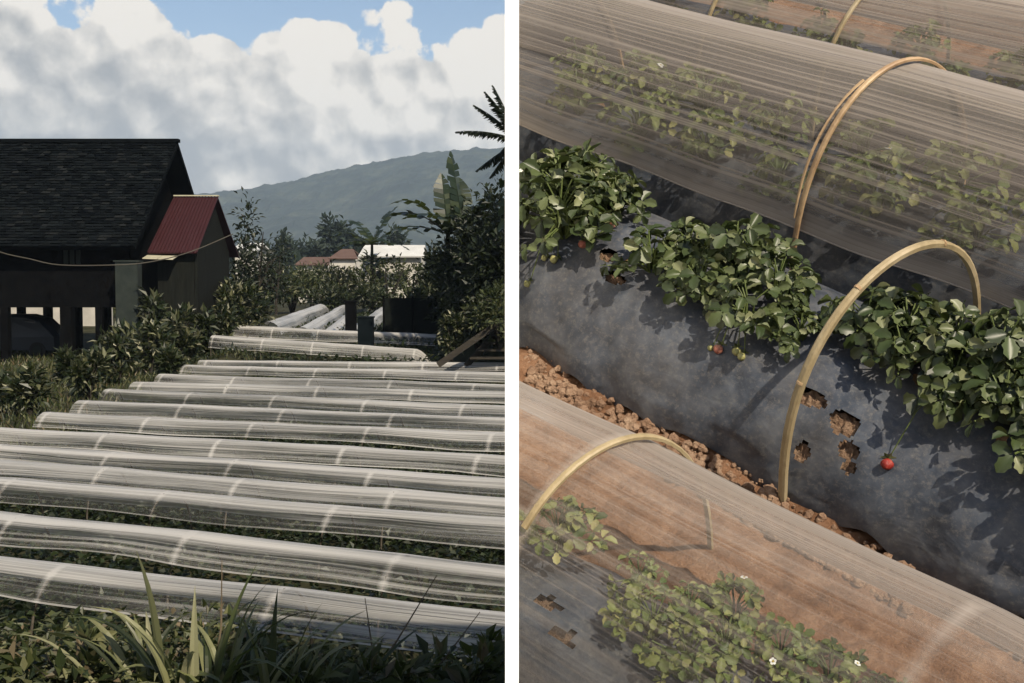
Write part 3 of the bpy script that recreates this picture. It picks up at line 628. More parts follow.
# car under the house
cp = at(18, 352, HY-.6); cz = zg(cp.x, cp.y); car = thing('parked_car', (cp.x, cp.y, cz), 'dark blue car parked in the shade under the stilt house', 'car')
prof = [(-2.6,.35),(-2.6,.85),(-2.45,1.05),(-1.9,1.2),(-1.2,1.62),(-.5,1.78),(.6,1.78),(1.25,1.62),(1.7,1.2),(1.95,.95),(1.98,.35)]
sc_ = 1.0; mb = MB(); k = len(prof); vs = []
for yy, ins in ((-.8, .0), (-.55, 0.0), (.55, 0), (.8, 0)):
    for (x, z) in prof:
        e = 1 if abs(yy) < .6 else .93
        vs.append((cp.x+x*sc_*e, cp.y+yy*(1 if z < 1.1 else .86), cz+z*e*sc_))
fs = [(j*k+i, j*k+(i+1) % k, (j+1)*k+(i+1) % k, (j+1)*k+i) for j in range(3) for i in range(k)] + [tuple(range(k)), tuple(3*k+k-1-i for i in range(k))]
mb.add(vs, fs); bd = mk('body', mb, M_car, car)
mb = MB(); mb.add([(cp.x-1.55, cp.y-.735, cz+1.15), (cp.x+1.35, cp.y-.735, cz+1.15), (cp.x+1.0, cp.y-.70, cz+1.5), (cp.x-.9, cp.y-.70, cz+1.5), (cp.x-1.55, cp.y-.70, cz+1.15), (cp.x+1.35, cp.y-.70, cz+1.15), (cp.x+1.0, cp.y-.66, cz+1.5), (cp.x-.9, cp.y-.66, cz+1.5)], [(0,1,2,3),(0,4,5,1),(1,5,6,2),(2,6,7,3),(3,7,4,0)]); mk('window', mb, M_glass, car)
for x in (-1.6, 1.15):
    for y in (-.72, .72):
        mb = MB(); mb.tube([(cp.x+x, cp.y+y-.1, cz+.33), (cp.x+x, cp.y+y+.1, cz+.33)], .33, 18); w = mk('wheel', mb, M_tyre, car)
        mb = MB(); mb.tube([(cp.x+x, cp.y+y-.115, cz+.33), (cp.x+x, cp.y+y+.115, cz+.33)], .18, 14); mk('rim', mb, M_conc, w)
# pale garden wall behind the house
P0, P1 = at(-60, 306, 58), at(112, 306, 58); gz = zg(P0.x, 58)
lw_ = thing('garden_wall', (P0.x, 58, gz), 'low pale wall seen between the stilts of the house', 'wall'); mb = MB(); mb.box(((P0.x+P1.x)/2, 58, (gz+at(0,303,58).z)/2-.1), P1.x-P0.x, .2, at(0,303,58).z-gz+.2); mk('wall_face', mb, M_wall, lw_)
mb = MB(); mb.box(((P0.x+P1.x)/2, 58, at(0,303,58).z+.03), P1.x-P0.x+.1, .28, .06); mk('coping', mb, M_wall, lw_)
for i, (px, w) in enumerate(((5, 90), (55, 80), (100, 60))):
    P = at(px, 300, 63); P.z = zg(P.x, 63); shrub('bush', P, w/FPX*63, at(px,286,63).z-P.z, M_lf_hedge, ['sunlit bush seen under the house floor at far left','sunlit bush under the house, middle of three','sunlit bush under the house, beside the pillar'][i], 'bush', 'bushes behind the stilt house', n=700, leaf=(.2,.4), seed=300+i)
# overhead cable
pts = [at(-30, 238, 31), at(0, 252, 31), at(30, 259, 31), at(60, 265, 31), at(115, 265, 31), at(150, 262, 31.5), at(190, 252, 32.5), at(233, 234, 33.5)]
mb = MB(); fin = []
for i in range(len(pts)-1):
    for q in range(4):
        p0, p1, p2, p3 = pts[max(i-1,0)], pts[i], pts[i+1], pts[min(i+2, len(pts)-1)]; u = q/4
        fin.append(.5*((2*p1)+(p2-p0)*u+(2*p0-5*p1+4*p2-p3)*u*u+(3*p1-p0-3*p2+p3)*u**3))
mb.tube(fin+[pts[-1]], .016, 5); o = mk('cable', mb, M_cable); tag(o, 'thin cable sagging across the front of the dark house', 'cable')
# distant buildings
def hut(pxa, pxb, yr, ye_, yg, Y, dep, mroof, label, cat='house', name='house', hip=0.0):
    a = at(pxa, ye_, Y); b = at(pxb, ye_, Y); r = at((pxa+pxb)/2, yr, Y).z; gz = zg(a.x, Y)-.2; t = thing(name, ((a.x+b.x)/2, Y, gz), label, cat, 'houses beyond the field')
    i_ = (b.x-a.x)*hip; mb = MB(); roof_slab(mb, (a.x, Y-dep/2, a.z), (b.x, Y-dep/2, a.z), (a.x+i_, Y, r), (b.x-i_, Y, r), .1); roof_slab(mb, (b.x, Y+dep/2, a.z), (a.x, Y+dep/2, a.z), (b.x-i_, Y+.004, r), (a.x+i_, Y+.004, r), .1); mk('roof', mb, mroof, t)
    mb = MB(); x0, x1 = a.x+.3, b.x-.3; y0, y1 = Y-dep/2+.4, Y+dep/2-.4
    for x, q in ((x0, .1), (x1, -.1)):
        mb.add([(x, y0, gz), (x, y1, gz), (x, y1, a.z+.05), (x+(i_ if q > 0 else -i_), Y, r-.35), (x, y0, a.z+.05)], [(0,1,2,3,4)])
    mb.box(((x0+x1)/2, y0+.05, (gz+a.z)/2), x1-x0-.02, .1, a.z-gz); mb.box(((x0+x1)/2, y1-.05, (gz+a.z)/2), x1-x0-.02, .1, a.z-gz); mk('wall', mb, M_wall, t)
    wb = MB(); 
    for q in (.3, .7): wb.box((x0+(x1-x0)*q, y0-.02, gz+(a.z-gz)*.6), (x1-x0)*.14, .06, (a.z-gz)*.3)
    mk('window', wb, M_glass, t)
hut(363, 427, 245, 257, 275, 78, 5, M_roofp, 'low building with a wide pale metal roof', hip=.03)
hut(333, 362, 249, 259, 275, 112, 6, M_roofr, 'far house with a dull red hipped tile roof', hip=.3)
hut(300, 334, 257, 265, 278, 118, 6, M_roofr, 'lower red-roofed far house, left of the hipped one', hip=.12)
hut(238, 266, 243, 252, 275, 80, 5, M_roofp, 'white house half hidden behind the airy tree', hip=.1)
# dark net fence, post, tank and steps beside the raised tunnels
Yf = 48
t = thing('net_fence', at(412, 330, Yf), 'dark net fence panel at the right end of the raised tunnels', 'fence'); a, b = at(384, 330, Yf), at(442, 330, Yf); zt = at(400, 298, Yf).z; gz = zg(a.x, Yf)-.1
mb = MB(); mb.box(((a.x+b.x)/2, Yf, (gz+zt)/2), b.x-a.x, .06, zt-gz); mk('net_panel', mb, M_net, t)
for q in (0, .5, 1):
    mb = MB(); mb.tube([(a.x+(b.x-a.x)*q, Yf-.09, gz), (a.x+(b.x-a.x)*q, Yf-.09, zt+.1)], .05, 6); mk('post', mb, M_dwood, t)
a = at(351, 330, 47); zt = at(351, 302, 47).z; gz = zg(a.x, 47); t = thing('timber_post', (a.x, 47, gz), 'thick dark timber post between the uphill tunnels', 'post'); mb = MB(); mb.box((a.x, 47, (gz+zt)/2-.1), .44, .4, zt-gz+.2); mk('shaft', mb, M_dwood, t); mb = MB(); mb.box((a.x, 47, zt+.03), .5, .46, .06); mk('cap', mb, M_dwood, t)
a = at(366, 338, 43); zt = at(366, 318, 43).z; gz = zg(a.x, 43); t = thing('water_tank', (a.x, 43, gz), 'dark blue square tank standing between the two raised tunnels', 'tank'); mb = MB(); mb.box((a.x, 43, (gz-.1+zt)/2), .58, .5, zt-gz+.1); mk('body', mb, M_tank, t); mb = MB(); mb.box((a.x, 43, zt+.035), .64, .56, .06); mk('lid', mb, M_tank, t)
YS = 36
t = thing('wooden_steps', at(475, 362, YS), 'old plank steps with a sloping handrail below the right-hand bushes', 'steps')
mb = MB(); mb.bar(at(438, 365, YS-.6), at(503, 320, YS-.6), .10, .2); mk('handrail', mb, M_plank, t)
for k, (xa, ya, xb) in enumerate([(470,358,530),(477,350,530),(484,343,530),(490,336,530)]):
    mb = MB(); mb.bar(at(xa, ya, YS+.1*k), at(xb, ya, YS+.1*k), .3, .07); mk('tread', mb, M_plank, t)
mb = MB(); mb.bar(at(466, 366, YS+.25), at(498, 330, YS+.6), .06, .2); mk('stringer', mb, M_plank, t)
# sloping bank of earth behind the steps
mbk = MB(); e0 = at(440, 362, YS+.8); 
def zbank(x, y):
    return zg(x, y) + 1.9*sm(-2.6, .6, x + .18*(y-38))*sm(35.4, 37.5, y)*(1-sm(46, 54, y)) - .02
tag(mk('earth_bank', grid([-4+.25*i for i in range(40)], [35+.4*i for i in range(50)], zbank), M_ground, smooth=True), kind='structure')

# ------------------------------------------------------------------ foreground plants
def blade(mb, base, az, lean, Ln, w, droop, g):
    n = 9; P = Vector(base); d = Vector((math.cos(az)*math.sin(lean), math.sin(az)*math.sin(lean), math.cos(lean))); vs = []
    tw = g.uniform(-.6, .6); s0 = Vector((math.sin(az), -math.cos(az), 0))
    for i in range(n+1):
        q = i/n; s = (Matrix.Rotation(tw*q, 3, d) @ s0); u = s.cross(d).normalized()
        ww = w/2*max(.03, (1-q**2.4))*min(1, .5+q*2); vs += [P - s*ww + u*ww*.35, P.copy(), P + s*ww + u*ww*.35]
        P = P + d*(Ln/n); d = (d + Vector((math.cos(az)*droop/n*q*2, math.sin(az)*droop/n*q*2, -droop/n*q*2.2))).normalized()
    mb.add(vs, [(3*i, 3*i+1, 3*i+4, 3*i+3) for i in range(n)] + [(3*i+1, 3*i+2, 3*i+5, 3*i+4) for i in range(n)])
G4 = 'clumps of long grass in the foreground'
def grass_clump(px, Y, blades, label, seed):
    g = random.Random(seed); P = at(px, 683, Y); P.z = zg(P.x, P.y); t = thing('grass_clump', P, label, 'grass clump', G4); mb = MB()
    for (dx, az, lean, Ln, w, dr) in blades:
        blade(mb, P + Vector((dx, g.uniform(-.05,.05), -.02)), math.radians(az), math.radians(lean), Ln, w, dr, g)
    mk('blades', mb, M_blade, t); return t
def rb(n, g, Lr, spread=40): return [(g.uniform(-.12,.12), g.uniform(0,360), g.uniform(4,spread), g.uniform(*Lr), g.uniform(.028,.05), g.uniform(.4,2.0)) for _ in range(n)]
g = random.Random(3)
grass_clump(205, 4.9, [(-.08,172,30,.98,.05,1.9), (-.20,165,4,.78,.06,.35), (-.05,100,5,.60,.05,.3), (.02,30,12,.72,.055,.35), (-.12,175,14,.7,.05,1.2), (-.16,170,26,.75,.045,1.4), (.06,20,22,.7,.05,1.3), (-.25,185,24,.62,.04,1.2)] + rb(18, g, (.4,.75)), 'tall clump of broad grass blades at the bottom, left of centre', 1)
grass_clump(268, 5.0, [(.0,80,5,.62,.045,.3), (.07,20,10,.62,.045,.5), (.1,10,22,.66,.05,1.8), (-.08,165,20,.55,.045,1.5), (.02,0,16,.6,.05,1.6), (.14,15,26,.5,.04,1.4)] + rb(18, g, (.35,.7)), 'grass clump with arching blades right of the tallest clump', 2)
grass_clump(160, 5.0, [(-.1,175,30,.6,.03,1.2), (.0,160,18,.55,.03,.8), (-.2,170,40,.65,.03,1.0)] + rb(16, g, (.3,.6), 55), 'low arching grass clump left of the tallest clump', 4)
grass_clump(330, 5.2, [(.05,25,35,.62,.045,.5), (.0,35,28,.5,.04,.5)] + rb(14, g, (.25,.5), 50), 'grass clump with a dark leaning blade below the nearest tunnel', 5)
# dry stalks
G5 = 'bare stalks in the foreground'
for i, (a, b, Y, lab) in enumerate([((345,683),(437,575),5.4,'bare dark stalk leaning right in the foreground, left of the others'), ((400,665),(480,612),5.6,'bare brown stalk leaning right, nearest the photo divide'), ((372,640),(365,598),5.6,'short dark stalk in front of the nearest tunnel'), ((212,683),(222,560),5.2,'thin upright stalk amid the tallest grass')]):
    p, q = at(a[0], a[1], Y), at(b[0], b[1], Y+.1); p.z = min(p.z, zg(p.x, p.y)); mb = MB(); mb.tube([p, p.lerp(q, .5)+Vector((.02,0,-.01)), q], [.006, .005, .002], 5); tag(mk('stalk', mb, M_stalk), lab, 'stalk', G5)
# weeds that carpet the shoulder
mb = MB(); n = 26000; C = np.stack([RNG.uniform(-4.6, .9, n), RNG.uniform(4.7, 8.2, n), np.zeros(n)], 1)
C[:, 2] = [zg(x, y) + min(.2, abs(random.gauss(.0, .11)))*(.45+.9*max(0, mn.noise((x*2.2, y*2.2, 3))+.35)) for x, y in C[:, :2]]
D = RNG.normal(0, 1, (n, 3)); D[:, 2] = np.abs(D[:, 2])*.7; Nn = RNG.normal(0, .5, (n, 3)); Nn[:, 2] += 1; l = RNG.uniform(.025, .085, n); mb.leaves(C, D, Nn, l, l*RNG.uniform(.3, .7, n)); tag(mk('weeds', mb, M_lf_weed), kind='stuff')
# leafy weed plants at the bottom right
for i, (px, Y, hgt, lab) in enumerate([(395,5.3,.34,'leafy weed below the middle of the nearest tunnel'), (462,5.5,.30,'pale leafy weed at the bottom by the photo divide'), (300,5.0,.26,'low weed at the bottom between grass clumps'), (60,5.1,.24,'dark leafy weed at the bottom left corner'), (430,5.0,.26,'broad-leaved weed at the bottom right of the field'), (498,5.9,.32,'pale weed touching the photo divide')]):
    P = at(px, 683, Y); P.z = zg(P.x, P.y); shrub('weed', P, .5, hgt, M_lf_weed, lab, 'weed', 'leafy weeds in the foreground', n=150, leaf=(.07,.15), lw=.42, seed=400+i, stems=4, low=-.5)

# ------------------------------------------------------------------ right-hand bank
SS, S1, C0, C1 = -5.6, 1.9, -.2, 5.4
GEND = 4.5
mb = MB(); ns, ncx = 300, 190; vs = []
for j in range(ncx+1):
    c = C0+(C1-C0)*j/ncx
    for i in range(ns+1):
        s = SS+(S1-SS)*i/ns
        vs.append(B(s, c, .018*mn.noise((s*9, c*9, 0)) + .012*mn.noise((s*26, c*26, 3)) + .008*mn.noise((s*60, c*60, 8))))
fs = [(j*(ns+1)+i, j*(ns+1)+i+1, (j+1)*(ns+1)+i+1, (j+1)*(ns+1)+i) for j in range(ncx) for i in range(ns)]
mb.add(vs, fs)
cl = clipx(mb, XC)
# skirt of the bank down to the ground
corner = [B(SS, C0, 0), B(S1, C0, 0), B(S1, C1, 0), B(SS, C1, 0)]
bm = bmesh.new(); 
poly = [bm.verts.new(p-NB*.02) for p in corner]; bm.faces.new(poly)
bmesh.ops.bisect_plane(bm, geom=bm.verts[:]+bm.edges[:]+bm.faces[:], plane_co=(XC,0,0), plane_no=(-1,0,0), clear_outer=True)
bmesh.ops.bisect_plane(bm, geom=bm.verts[:]+bm.edges[:]+bm.faces[:], plane_co=CAM+GB*GEND-NB*H0, plane_no=GB, clear_outer=True)
ring = [v.co.copy() for v in bm.faces[:][0].verts]; bm.free()
low = [Vector((p.x, p.y, min(p.z-.05, -.1))) for p in ring]; k = len(ring)
cl.add(ring+low, [(i, (i+1) % k, k+(i+1) % k, k+i) for i in range(k)])
tag(mk('hillside', cl, M_soil, smooth=False), kind='structure')

# boundary wall between field and hillside, seen end-on
TW = .0178; yA, yE = 1.40, 4.58
def bz(y):            # height of the bank at x = 0
    P0 = B(0, 0, 0); return P0.z - (NB.y*(y-P0.y) + NB.x*(0-P0.x))/NB.z
prof = [(yA, -.1), (yE, -.1), (yE, bz(yE)+.12), (3.3, bz(3.3)+.55), (yA, EYE+.55)]
wt = thing('board_wall', (0, yA, 0), 'white painted board wall seen end-on, dividing field and hillside', 'wall')
mb = MB(); vs = [(-TW/2, y, z) for y, z in prof] + [(TW/2, y + (TW*1.0 if y == yA else 0), z) for y, z in prof]; k = len(prof)
mb.add(vs, [tuple(range(k))[::-1], tuple(range(k, 2*k))] + [(i, (i+1) % k, k+(i+1) % k, k+i) for i in range(k)]); mk('panel', mb, M_white, wt)

HOLES = {'open': [(606,258,.035,.028), (613,281,.036,.024), (809,404,.042,.026), (842,427,.036,.034), (846,453,.026,.022), (800,452,.022,.018), (847,470,.018,.014)], 'near': [(572,580,.03,.024), (585,615,.03,.024)]}
def bedpix(px, py, key):
    h = .2
    for _ in range(30):
        s, c = Bpix(px, py, h); h = .5*h + .5*bedh(c, key)
    return s, c
def bed(key, label, sm_=.0, mat=M_mulch):
    c0, hw, H = BEDS[key]; mb = MB(); ns, nc = (1300, 120) if key == 'open' else (420, 48); vs = []; s0, s1 = -4.2, 1.8
    HL = [(bedpix(px, py, key), rx*.9, ry*.62) for px, py, rx, ry in HOLES.get(key, [])]; cen = []
    def cut(s, c):
        for (hs, hc), rx, ry in HL:
            if abs(s-hs) < rx*2 and ((s-hs)/rx)**2 + ((c-hc)/ry)**2 < 1+.55*mn.noise((s*55, c*55, hs)): return True
        return False
    for i in range(ns+1):
        s = s0+(s1-s0)*i/ns
        for j in range(nc+1):
            q = -1+2*j/nc; c = c0 + hw*q*(1+.05*mn.noise((s*3, q*2, 1)) + (.10*mn.noise((s*5, 7, 2)) if abs(q) > .93 else 0))
            h = bedh(c0+hw*q*.999, key) + .014*mn.noise((s*4, c*5, 4)) + .006*mn.noise((s*14, c*14, 9))
            if abs(q) > .7: h += .045*(abs(q)-.7)/.3*mn.noise((s*8, q*1.5, 6))
            vs.append(B(s, c, h+.004)); cen.append((s, c))
    mb.add(vs, [(i*(nc+1)+j, (i+1)*(nc+1)+j, (i+1)*(nc+1)+j+1, i*(nc+1)+j+1) for i in range(ns) for j in range(nc) if not cut(*cen[i*(nc+1)+j])])
    t = thing('planting_bed', B(-1, c0, 0), label, 'planting bed', 'black mulched planting beds', Matrix.Translation(B(-1, c0, 0)))
    o = mk('mulch_cover', clipx(mb, XC), mat, t, smooth=True); return t
bed_open = bed('open', 'open black mulched strawberry bed with bare planting holes in front')
SKEW = .10
bed_near = bed('near', 'black mulched bed under the nearest film, lower left of the open bed')
SKEW = 0.0
bed_back = bed('back', 'black mulched bed under the film just above the open bed')
bed_top = bed('top', 'black mulched bed under the topmost film of the hillside')
def hole(s, c, key, rx, ry, parent, seed):
    ry *= .95; rx *= 1.35; g = random.Random(seed); n = 40; mb = MB(); rings = 9; vs = []
    jit = [1+g.uniform(-.13, .12) for _ in range(n)]
    for r in range(rings+1):
        q = r/rings
        for k in range(n):
            a = 2*PI*k/n; ss = s + rx*q*jit[k]*math.cos(a); cc = c + ry*q*jit[k]*math.sin(a)
            vs.append(B(ss, cc, bedh(cc, key) + .014*mn.noise((ss*4, cc*5, 4)) + .006*mn.noise((ss*14, cc*14, 9)) + (-.012 + .009*mn.noise((ss*80, cc*80, 0)) + .006*mn.noise((ss*170, cc*170, 4)))))
    mb.add(vs, [(r*n+k, r*n+(k+1) % n, (r+1)*n+(k+1) % n, (r+1)*n+k) for r in range(rings) for k in range(n)])
    return mk('planting_hole', mb, M_soilh, parent)
for key, par in (('open', bed_open), ('near', bed_near)):
    SKEW = .10 if key == 'near' else 0.0
    for i, (px, py, rx, ry) in enumerate(HOLES[key]):
        s, c = bedpix(px, py, key); hole(s, c, key, rx, ry, par, i+len(key)*7)
SKEW = 0.0

# clods of soil in the furrow
def clod(mb, p, r, g):
    n1, n2 = 5, 7; vs = []; o = g.uniform(0, 100)
    for i in range(n1+1):
        ph = PI*i/n1
        for j in range(n2):
            a = 2*PI*j/n2; d = Vector((math.sin(ph)*math.cos(a), math.sin(ph)*math.sin(a), math.cos(ph)))
            vs.append(p + BM.to_3x3() @ (d*r*(1+.4*mn.noise(d*1.6+Vector((o,0,0))))))
    mb.add(vs, [(i*n2+j, i*n2+(j+1) % n2, (i+1)*n2+(j+1) % n2, (i+1)*n2+j) for i in range(n1) for j in range(n2)])
mb = MB(); g = random.Random(11)
for _ in range(3600):
    s = g.uniform(-2.4, .6); c = max(1.255, g.gauss(1.295, .035)); r = abs(g.gauss(.002, .0048))+.0016
    if s > -.6 and c < 1.30: continue
    p = B(s, c, r*.5)
    if p.x > XC+.02: clod(mb, p, r, g)
tag(mk('soil_clods', mb, M_clod), kind='stuff')

# hoops
def hoop_curve(sA, cA, sB, cB, H, n=34, pw=.8, hA=0, hB=0):
    pts, nor = [], []
    for i in range(n+1):
        t_ = PI*i/n; w = (1-math.cos(t_))/2; pts.append(B(sA+(sB-sA)*w, cA+(cB-cA)*w, H*math.sin(t_)**pw + hA*(1-w)+hB*w))
    mid = B((sA+sB)/2, (cA+cB)/2, 0)
    for i, p in enumerate(pts): nor.append((p-mid).normalized())
    return pts, nor
pts, nor = hoop_curve(-.945, 1.345, -.850, 1.935, .475, pw=.72)
hp = thing('bamboo_hoop', B(-.945, 1.345, 0), 'bare arched bamboo strip standing over the open bed', 'hoop', None, Matrix.Translation(B(-.945, 1.345, 0)))
tp = [1.1-.35*i/34 for i in range(35)]
mb = MB(); mb.strip(pts, nor, .0165, .013, taper=tp); mk('strip', mb, M_bamboo, hp)
mb = MB()
for k in (6, 13, 22): mb.tube([pts[k]+nor[k]*.001-(pts[k+1]-pts[k]).normalized()*.003, pts[k]+nor[k]*.001+(pts[k+1]-pts[k]).normalized()*.003], [.0085, .0085], 8)
mk('node_ring', mb, M_bamboo_b, hp)

def hill_tunnel(key, c0, hw, H, hoops, label, mat, spacing, u0, s0=-4.6, s1=1.6, tlo=.1, thi=.9, seed=0, film_h=.0):
    t = thing('row_tunnel', B(-1, c0, 0), label, 'row tunnel', 'polythene tunnels on the hillside', Matrix.Translation(B(-1, c0, 0)))
    mb = MB(); ns, nt_ = 220, 44; vs, us = [], []
    for i in range(ns+1):
        s = s0+(s1-s0)*i/ns; u = (s-u0)/spacing; f = u-math.floor(u); ten = math.sin(PI*f); 
        for j in range(nt_+1):
            q = j/nt_; tt = PI*(tlo+(thi-tlo)*q)
            w = -math.cos(tt)*hw*(1-.02*ten); h = (H+film_h)*math.sin(tt)**.8*(1-.018*ten)
            h += .006*mn.noise((s*1.2, q*26, seed)) + .004*mn.noise((s*3, q*60, seed+1)); 
            if q < .12: h += .02*(.12-q)/.12*mn.noise((s*2.5, 0, seed+2)); w += .012*mn.noise((s*2, 4, seed))*(1-q/.12)
            vs.append(B(s + .0*w, c0+w, h + .008)); us.append((u, q))
    mb.add(vs, [(i*(nt_+1)+j, (i+1)*(nt_+1)+j, (i+1)*(nt_+1)+j+1, i*(nt_+1)+j+1) for i in range(ns) for j in range(nt_)], us)
    mk('plastic_film', clipx(mb, XC), mat, t, smooth=True)
    if tlo > .095-1e-6:
        hb = MB(); hb.tube([Vector(vs[i*(nt_+1)])+NB*.001 for i in range(ns+1)], .0022, 5); mk('hem', clipx(hb, XC), M_hem, t, smooth=True)
    for k, (sA, sB, strand) in enumerate(hoops):
        pts, nor = hoop_curve(sA, c0-hw-.014, sB, c0+hw+.014, H+.018)
        if min(p.x for p in pts) < XC+.01: 
            keep = [i for i, p in enumerate(pts) if p.x > XC+.009]
            if len(keep) < 5: continue
            pts = [pts[i] for i in keep]; nor = [nor[i] for i in keep]
        hb = MB(); hb.strip(pts, nor, .012 if key == 'near' else .0135, .008); o = mk('hoop', hb, M_bamboo_b if key == 'back' else M_bamboo, t)
        if strand:
            hb = MB(); hb.tube([pts[i] + nor[i]*(.004+.004*math.sin(PI*(i-4)/10)) + AD*(-.009-.006*math.sin(PI*(i-4)/10)) for i in range(4, 15)], .0035, 5); mk('split_strand', hb, M_bamboo_b, o)
    return t
SKEW = .088
hill_tunnel('near', .925, .262, .452, [(-1.015, -.97, 0), (.10, .18, 0)], 'nearest film tunnel at the bottom of the hillside, hoop at its left end', M_film_n, .62, -1.01, tlo=.05, seed=1)
SKEW = 0.0
hill_tunnel('back', 2.22, .29, .53, [(-1.335, -1.21, 1), (-2.55, -2.45, 0), (.05, .15, 0)], 'film tunnel just above the open bed, with a brown hoop pressing on its film', M_film_b, 1.27, -1.27, tlo=.095, seed=5)
hill_tunnel('top', 2.86, .29, .46, [(-2.17, -2.08, 0), (-1.72, -1.62, 0), (-.6, -.5, 0)], 'film tunnel along the top edge of the hillside', M_film_b, 1.1, -2.12, tlo=.02, seed=9)

# ------------------------------------------------------------------ strawberry plants
def leaflet(mb, base, d, nrm, Ln, W, fold, curl):
    d = d.normalized(); s = d.cross(nrm).normalized(); u = s.cross(d); n = 6; vs = []
    prof = [0.12, .48, .78, .97, .98, .72, .18]
    for i in range(n+1):
        q = i/n; c = base + d*(Ln*q) - u*(curl*Ln*q*q); w = W/2*prof[i]; se = .065*W*(1 if i % 2 else -1)
        vs += [c - s*(w+se) + u*(w*fold) , c - s*(w*.5) + u*(w*fold*.45+.03*W*(1 if i % 2 else 0)), c, c + s*(w*.5) + u*(w*fold*.45+.03*W*(1 if i % 2 else 0)), c + s*(w+se) + u*(w*fold)]
    mb.add(vs, [(5*i+j, 5*i+j+1, 5*(i+1)+j+1, 5*(i+1)+j) for i in range(n) for j in range(4)])
def berry(mb, p, axis, r, Ln):
    axis = axis.normalized(); x = axis.orthogonal().normalized(); y = axis.cross(x); n1, n2 = 9, 12; vs = []
    for i in range(n1+1):
        q = i/n1; rr = r*(math.sin(PI*min(1, q*.5+.12*q+.02))**.8 if q < .45 else math.cos((q-.45)/.55*PI/2)**.72); rr = max(rr, .0004)
        for j in range(n2): a = 2*PI*j/n2; vs.append(p + axis*(Ln*q) + x*(rr*math.cos(a)) + y*(rr*math.sin(a)))
    mb.add(vs, [(i*n2+j, i*n2+(j+1) % n2, (i+1)*n2+(j+1) % n2, (i+1)*n2+j) for i in range(n1) for j in range(n2)] + [tuple(range(n2))[::-1], tuple(n1*n2+j for j in range(n2))])
    return p
def sepals(mb, p, axis, r):
    axis = axis.normalized(); x = axis.orthogonal().normalized(); y = axis.cross(x)
    C, D, Nn = [], [], []
    for j in range(7): a = 2*PI*j/7; d = x*math.cos(a)+y*math.sin(a); C.append(p-axis*.0015); D.append(d-axis*.12); Nn.append(-axis)
    mb.leaves(C, D, Nn, r*1.25, r*.7, .1)
def flower(mb, p, axis, r):
    axis = axis.normalized(); x = axis.orthogonal().normalized(); y = axis.cross(x)
    for j in range(5):
        a = 2*PI*j/5; d = x*math.cos(a)+y*math.sin(a); s = d.cross(axis); vs = [p+d*.002]
        for (q, w) in ((.4, .38), (.8, .42), (1, .2)): vs += [p+d*(r*q)-s*(r*w)+axis*.001*j, p+d*(r*q)+s*(r*w)+axis*.001*j]
        mb.add(vs, [(0,1,2), (1,3,4,2), (3,5,6,4)], mi=0)
    vs = []; n = 8
    for i in range(4):
        for j in range(n): a = 2*PI*j/n; q = i/3; vs.append(p+axis*(.002+r*.22*math.sin(q*PI/2)) + (x*math.cos(a)+y*math.sin(a))*(r*.26*math.cos(q*PI/2)+.0003))
    mb.add(vs, [(i*n+j, i*n+(j+1) % n, (i+1)*n+(j+1) % n, (i+1)*n+j) for i in range(3) for j in range(n)], mi=1)

def plant_proto(seed, nl, spread, hgt, lsize, leafmat, nflow=0, dead=0):
    g = random.Random(seed); lv, st, dd = MB(), MB(), MB(); fl = []
    for k in range(nl):
        az = g.uniform(0, 2*PI); q = (k+.5)/nl; rr = spread*(.25+.8*q)*g.uniform(.75, 1.1); h = hgt*(1.05-.62*q)*g.uniform(.75, 1.12)
        out = Vector((math.cos(az), math.sin(az), 0)); tip = out*rr + Vector((0,0,h)); mid = out*(rr*.35) + Vector((0,0,h*.72))
        st.tube([out*.008, mid, tip], [.0028, .0022, .0018], 5, cap=False)
        up = (Vector((0,0,1))*(.85) + out*g.uniform(.05, .75) + Vector((g.gauss(0,.38), g.gauss(0,.38), 0))).normalized(); fw = (out + Vector((0,0,g.uniform(-.55,.25)))).normalized(); fw = (fw - up*fw.dot(up)).normalized()
        sc = lsize*g.uniform(.65, 1.15); fo = g.uniform(.25, 1.0); cu = g.uniform(-.05, .35)
        for sg, an in ((0,0), (1,1.25), (-1,-1.25)):
            d = Matrix.Rotation(an, 3, up) @ fw; leaflet(lv, tip + d*.004, d, (up + d*(-.15 if sg else 0) + Vector((g.gauss(0,.22), g.gauss(0,.22), 0))).normalized(), sc*(1 if not sg else .9), sc*.66, fo*g.uniform(.7,1.3), cu+g.uniform(-.12,.2))
    for k in range(dead):
        az = g.uniform(0, 2*PI); out = Vector((math.cos(az), math.sin(az), 0)); leaflet(dd, out*spread*.5+Vector((0,0,.02)), out+Vector((0,0,-.1)), Vector((0,0,1)), lsize*.8, lsize*.55, .4, .3)
    for k in range(nflow):
        az = g.uniform(0, 2*PI); out = Vector((math.cos(az), math.sin(az), 0)); fl.append((out*spread*g.uniform(.4,.9)+Vector((0,0,hgt*g.uniform(.75,1.05))), out))
    t = thing('strawberry_plant', (0,0,0), 'x', 'strawberry plant')
    mk('foliage', lv, leafmat, t, smooth=True); mk('stems', st, M_stem, t)
    if dead: mk('dead_leaf', dd, M_dead, t)
    for (p, out) in fl:
        fb = MB(); flower(fb, p, Vector((0,0,1))+out*.4, .009); mk('flower', fb, [M_petal, M_fcore], t)
    return t
OPENP = [plant_proto(31, 46, .12, .12, .042, M_straw, 1, 1), plant_proto(32, 38, .105, .105, .040, M_straw, 0, 1), plant_proto(33, 52, .13, .135, .043, M_straw, 0, 1), plant_proto(34, 32, .105, .095, .038, M_straw, 0, 1)]
FILMP = [plant_proto(41, 34, .09, .12, .032, M_straw_y, 1, 0), plant_proto(42, 26, .08, .10, .030, M_straw_y, 0, 1), plant_proto(43, 40, .10, .13, .033, M_straw_y, 0, 0)]
used = set()
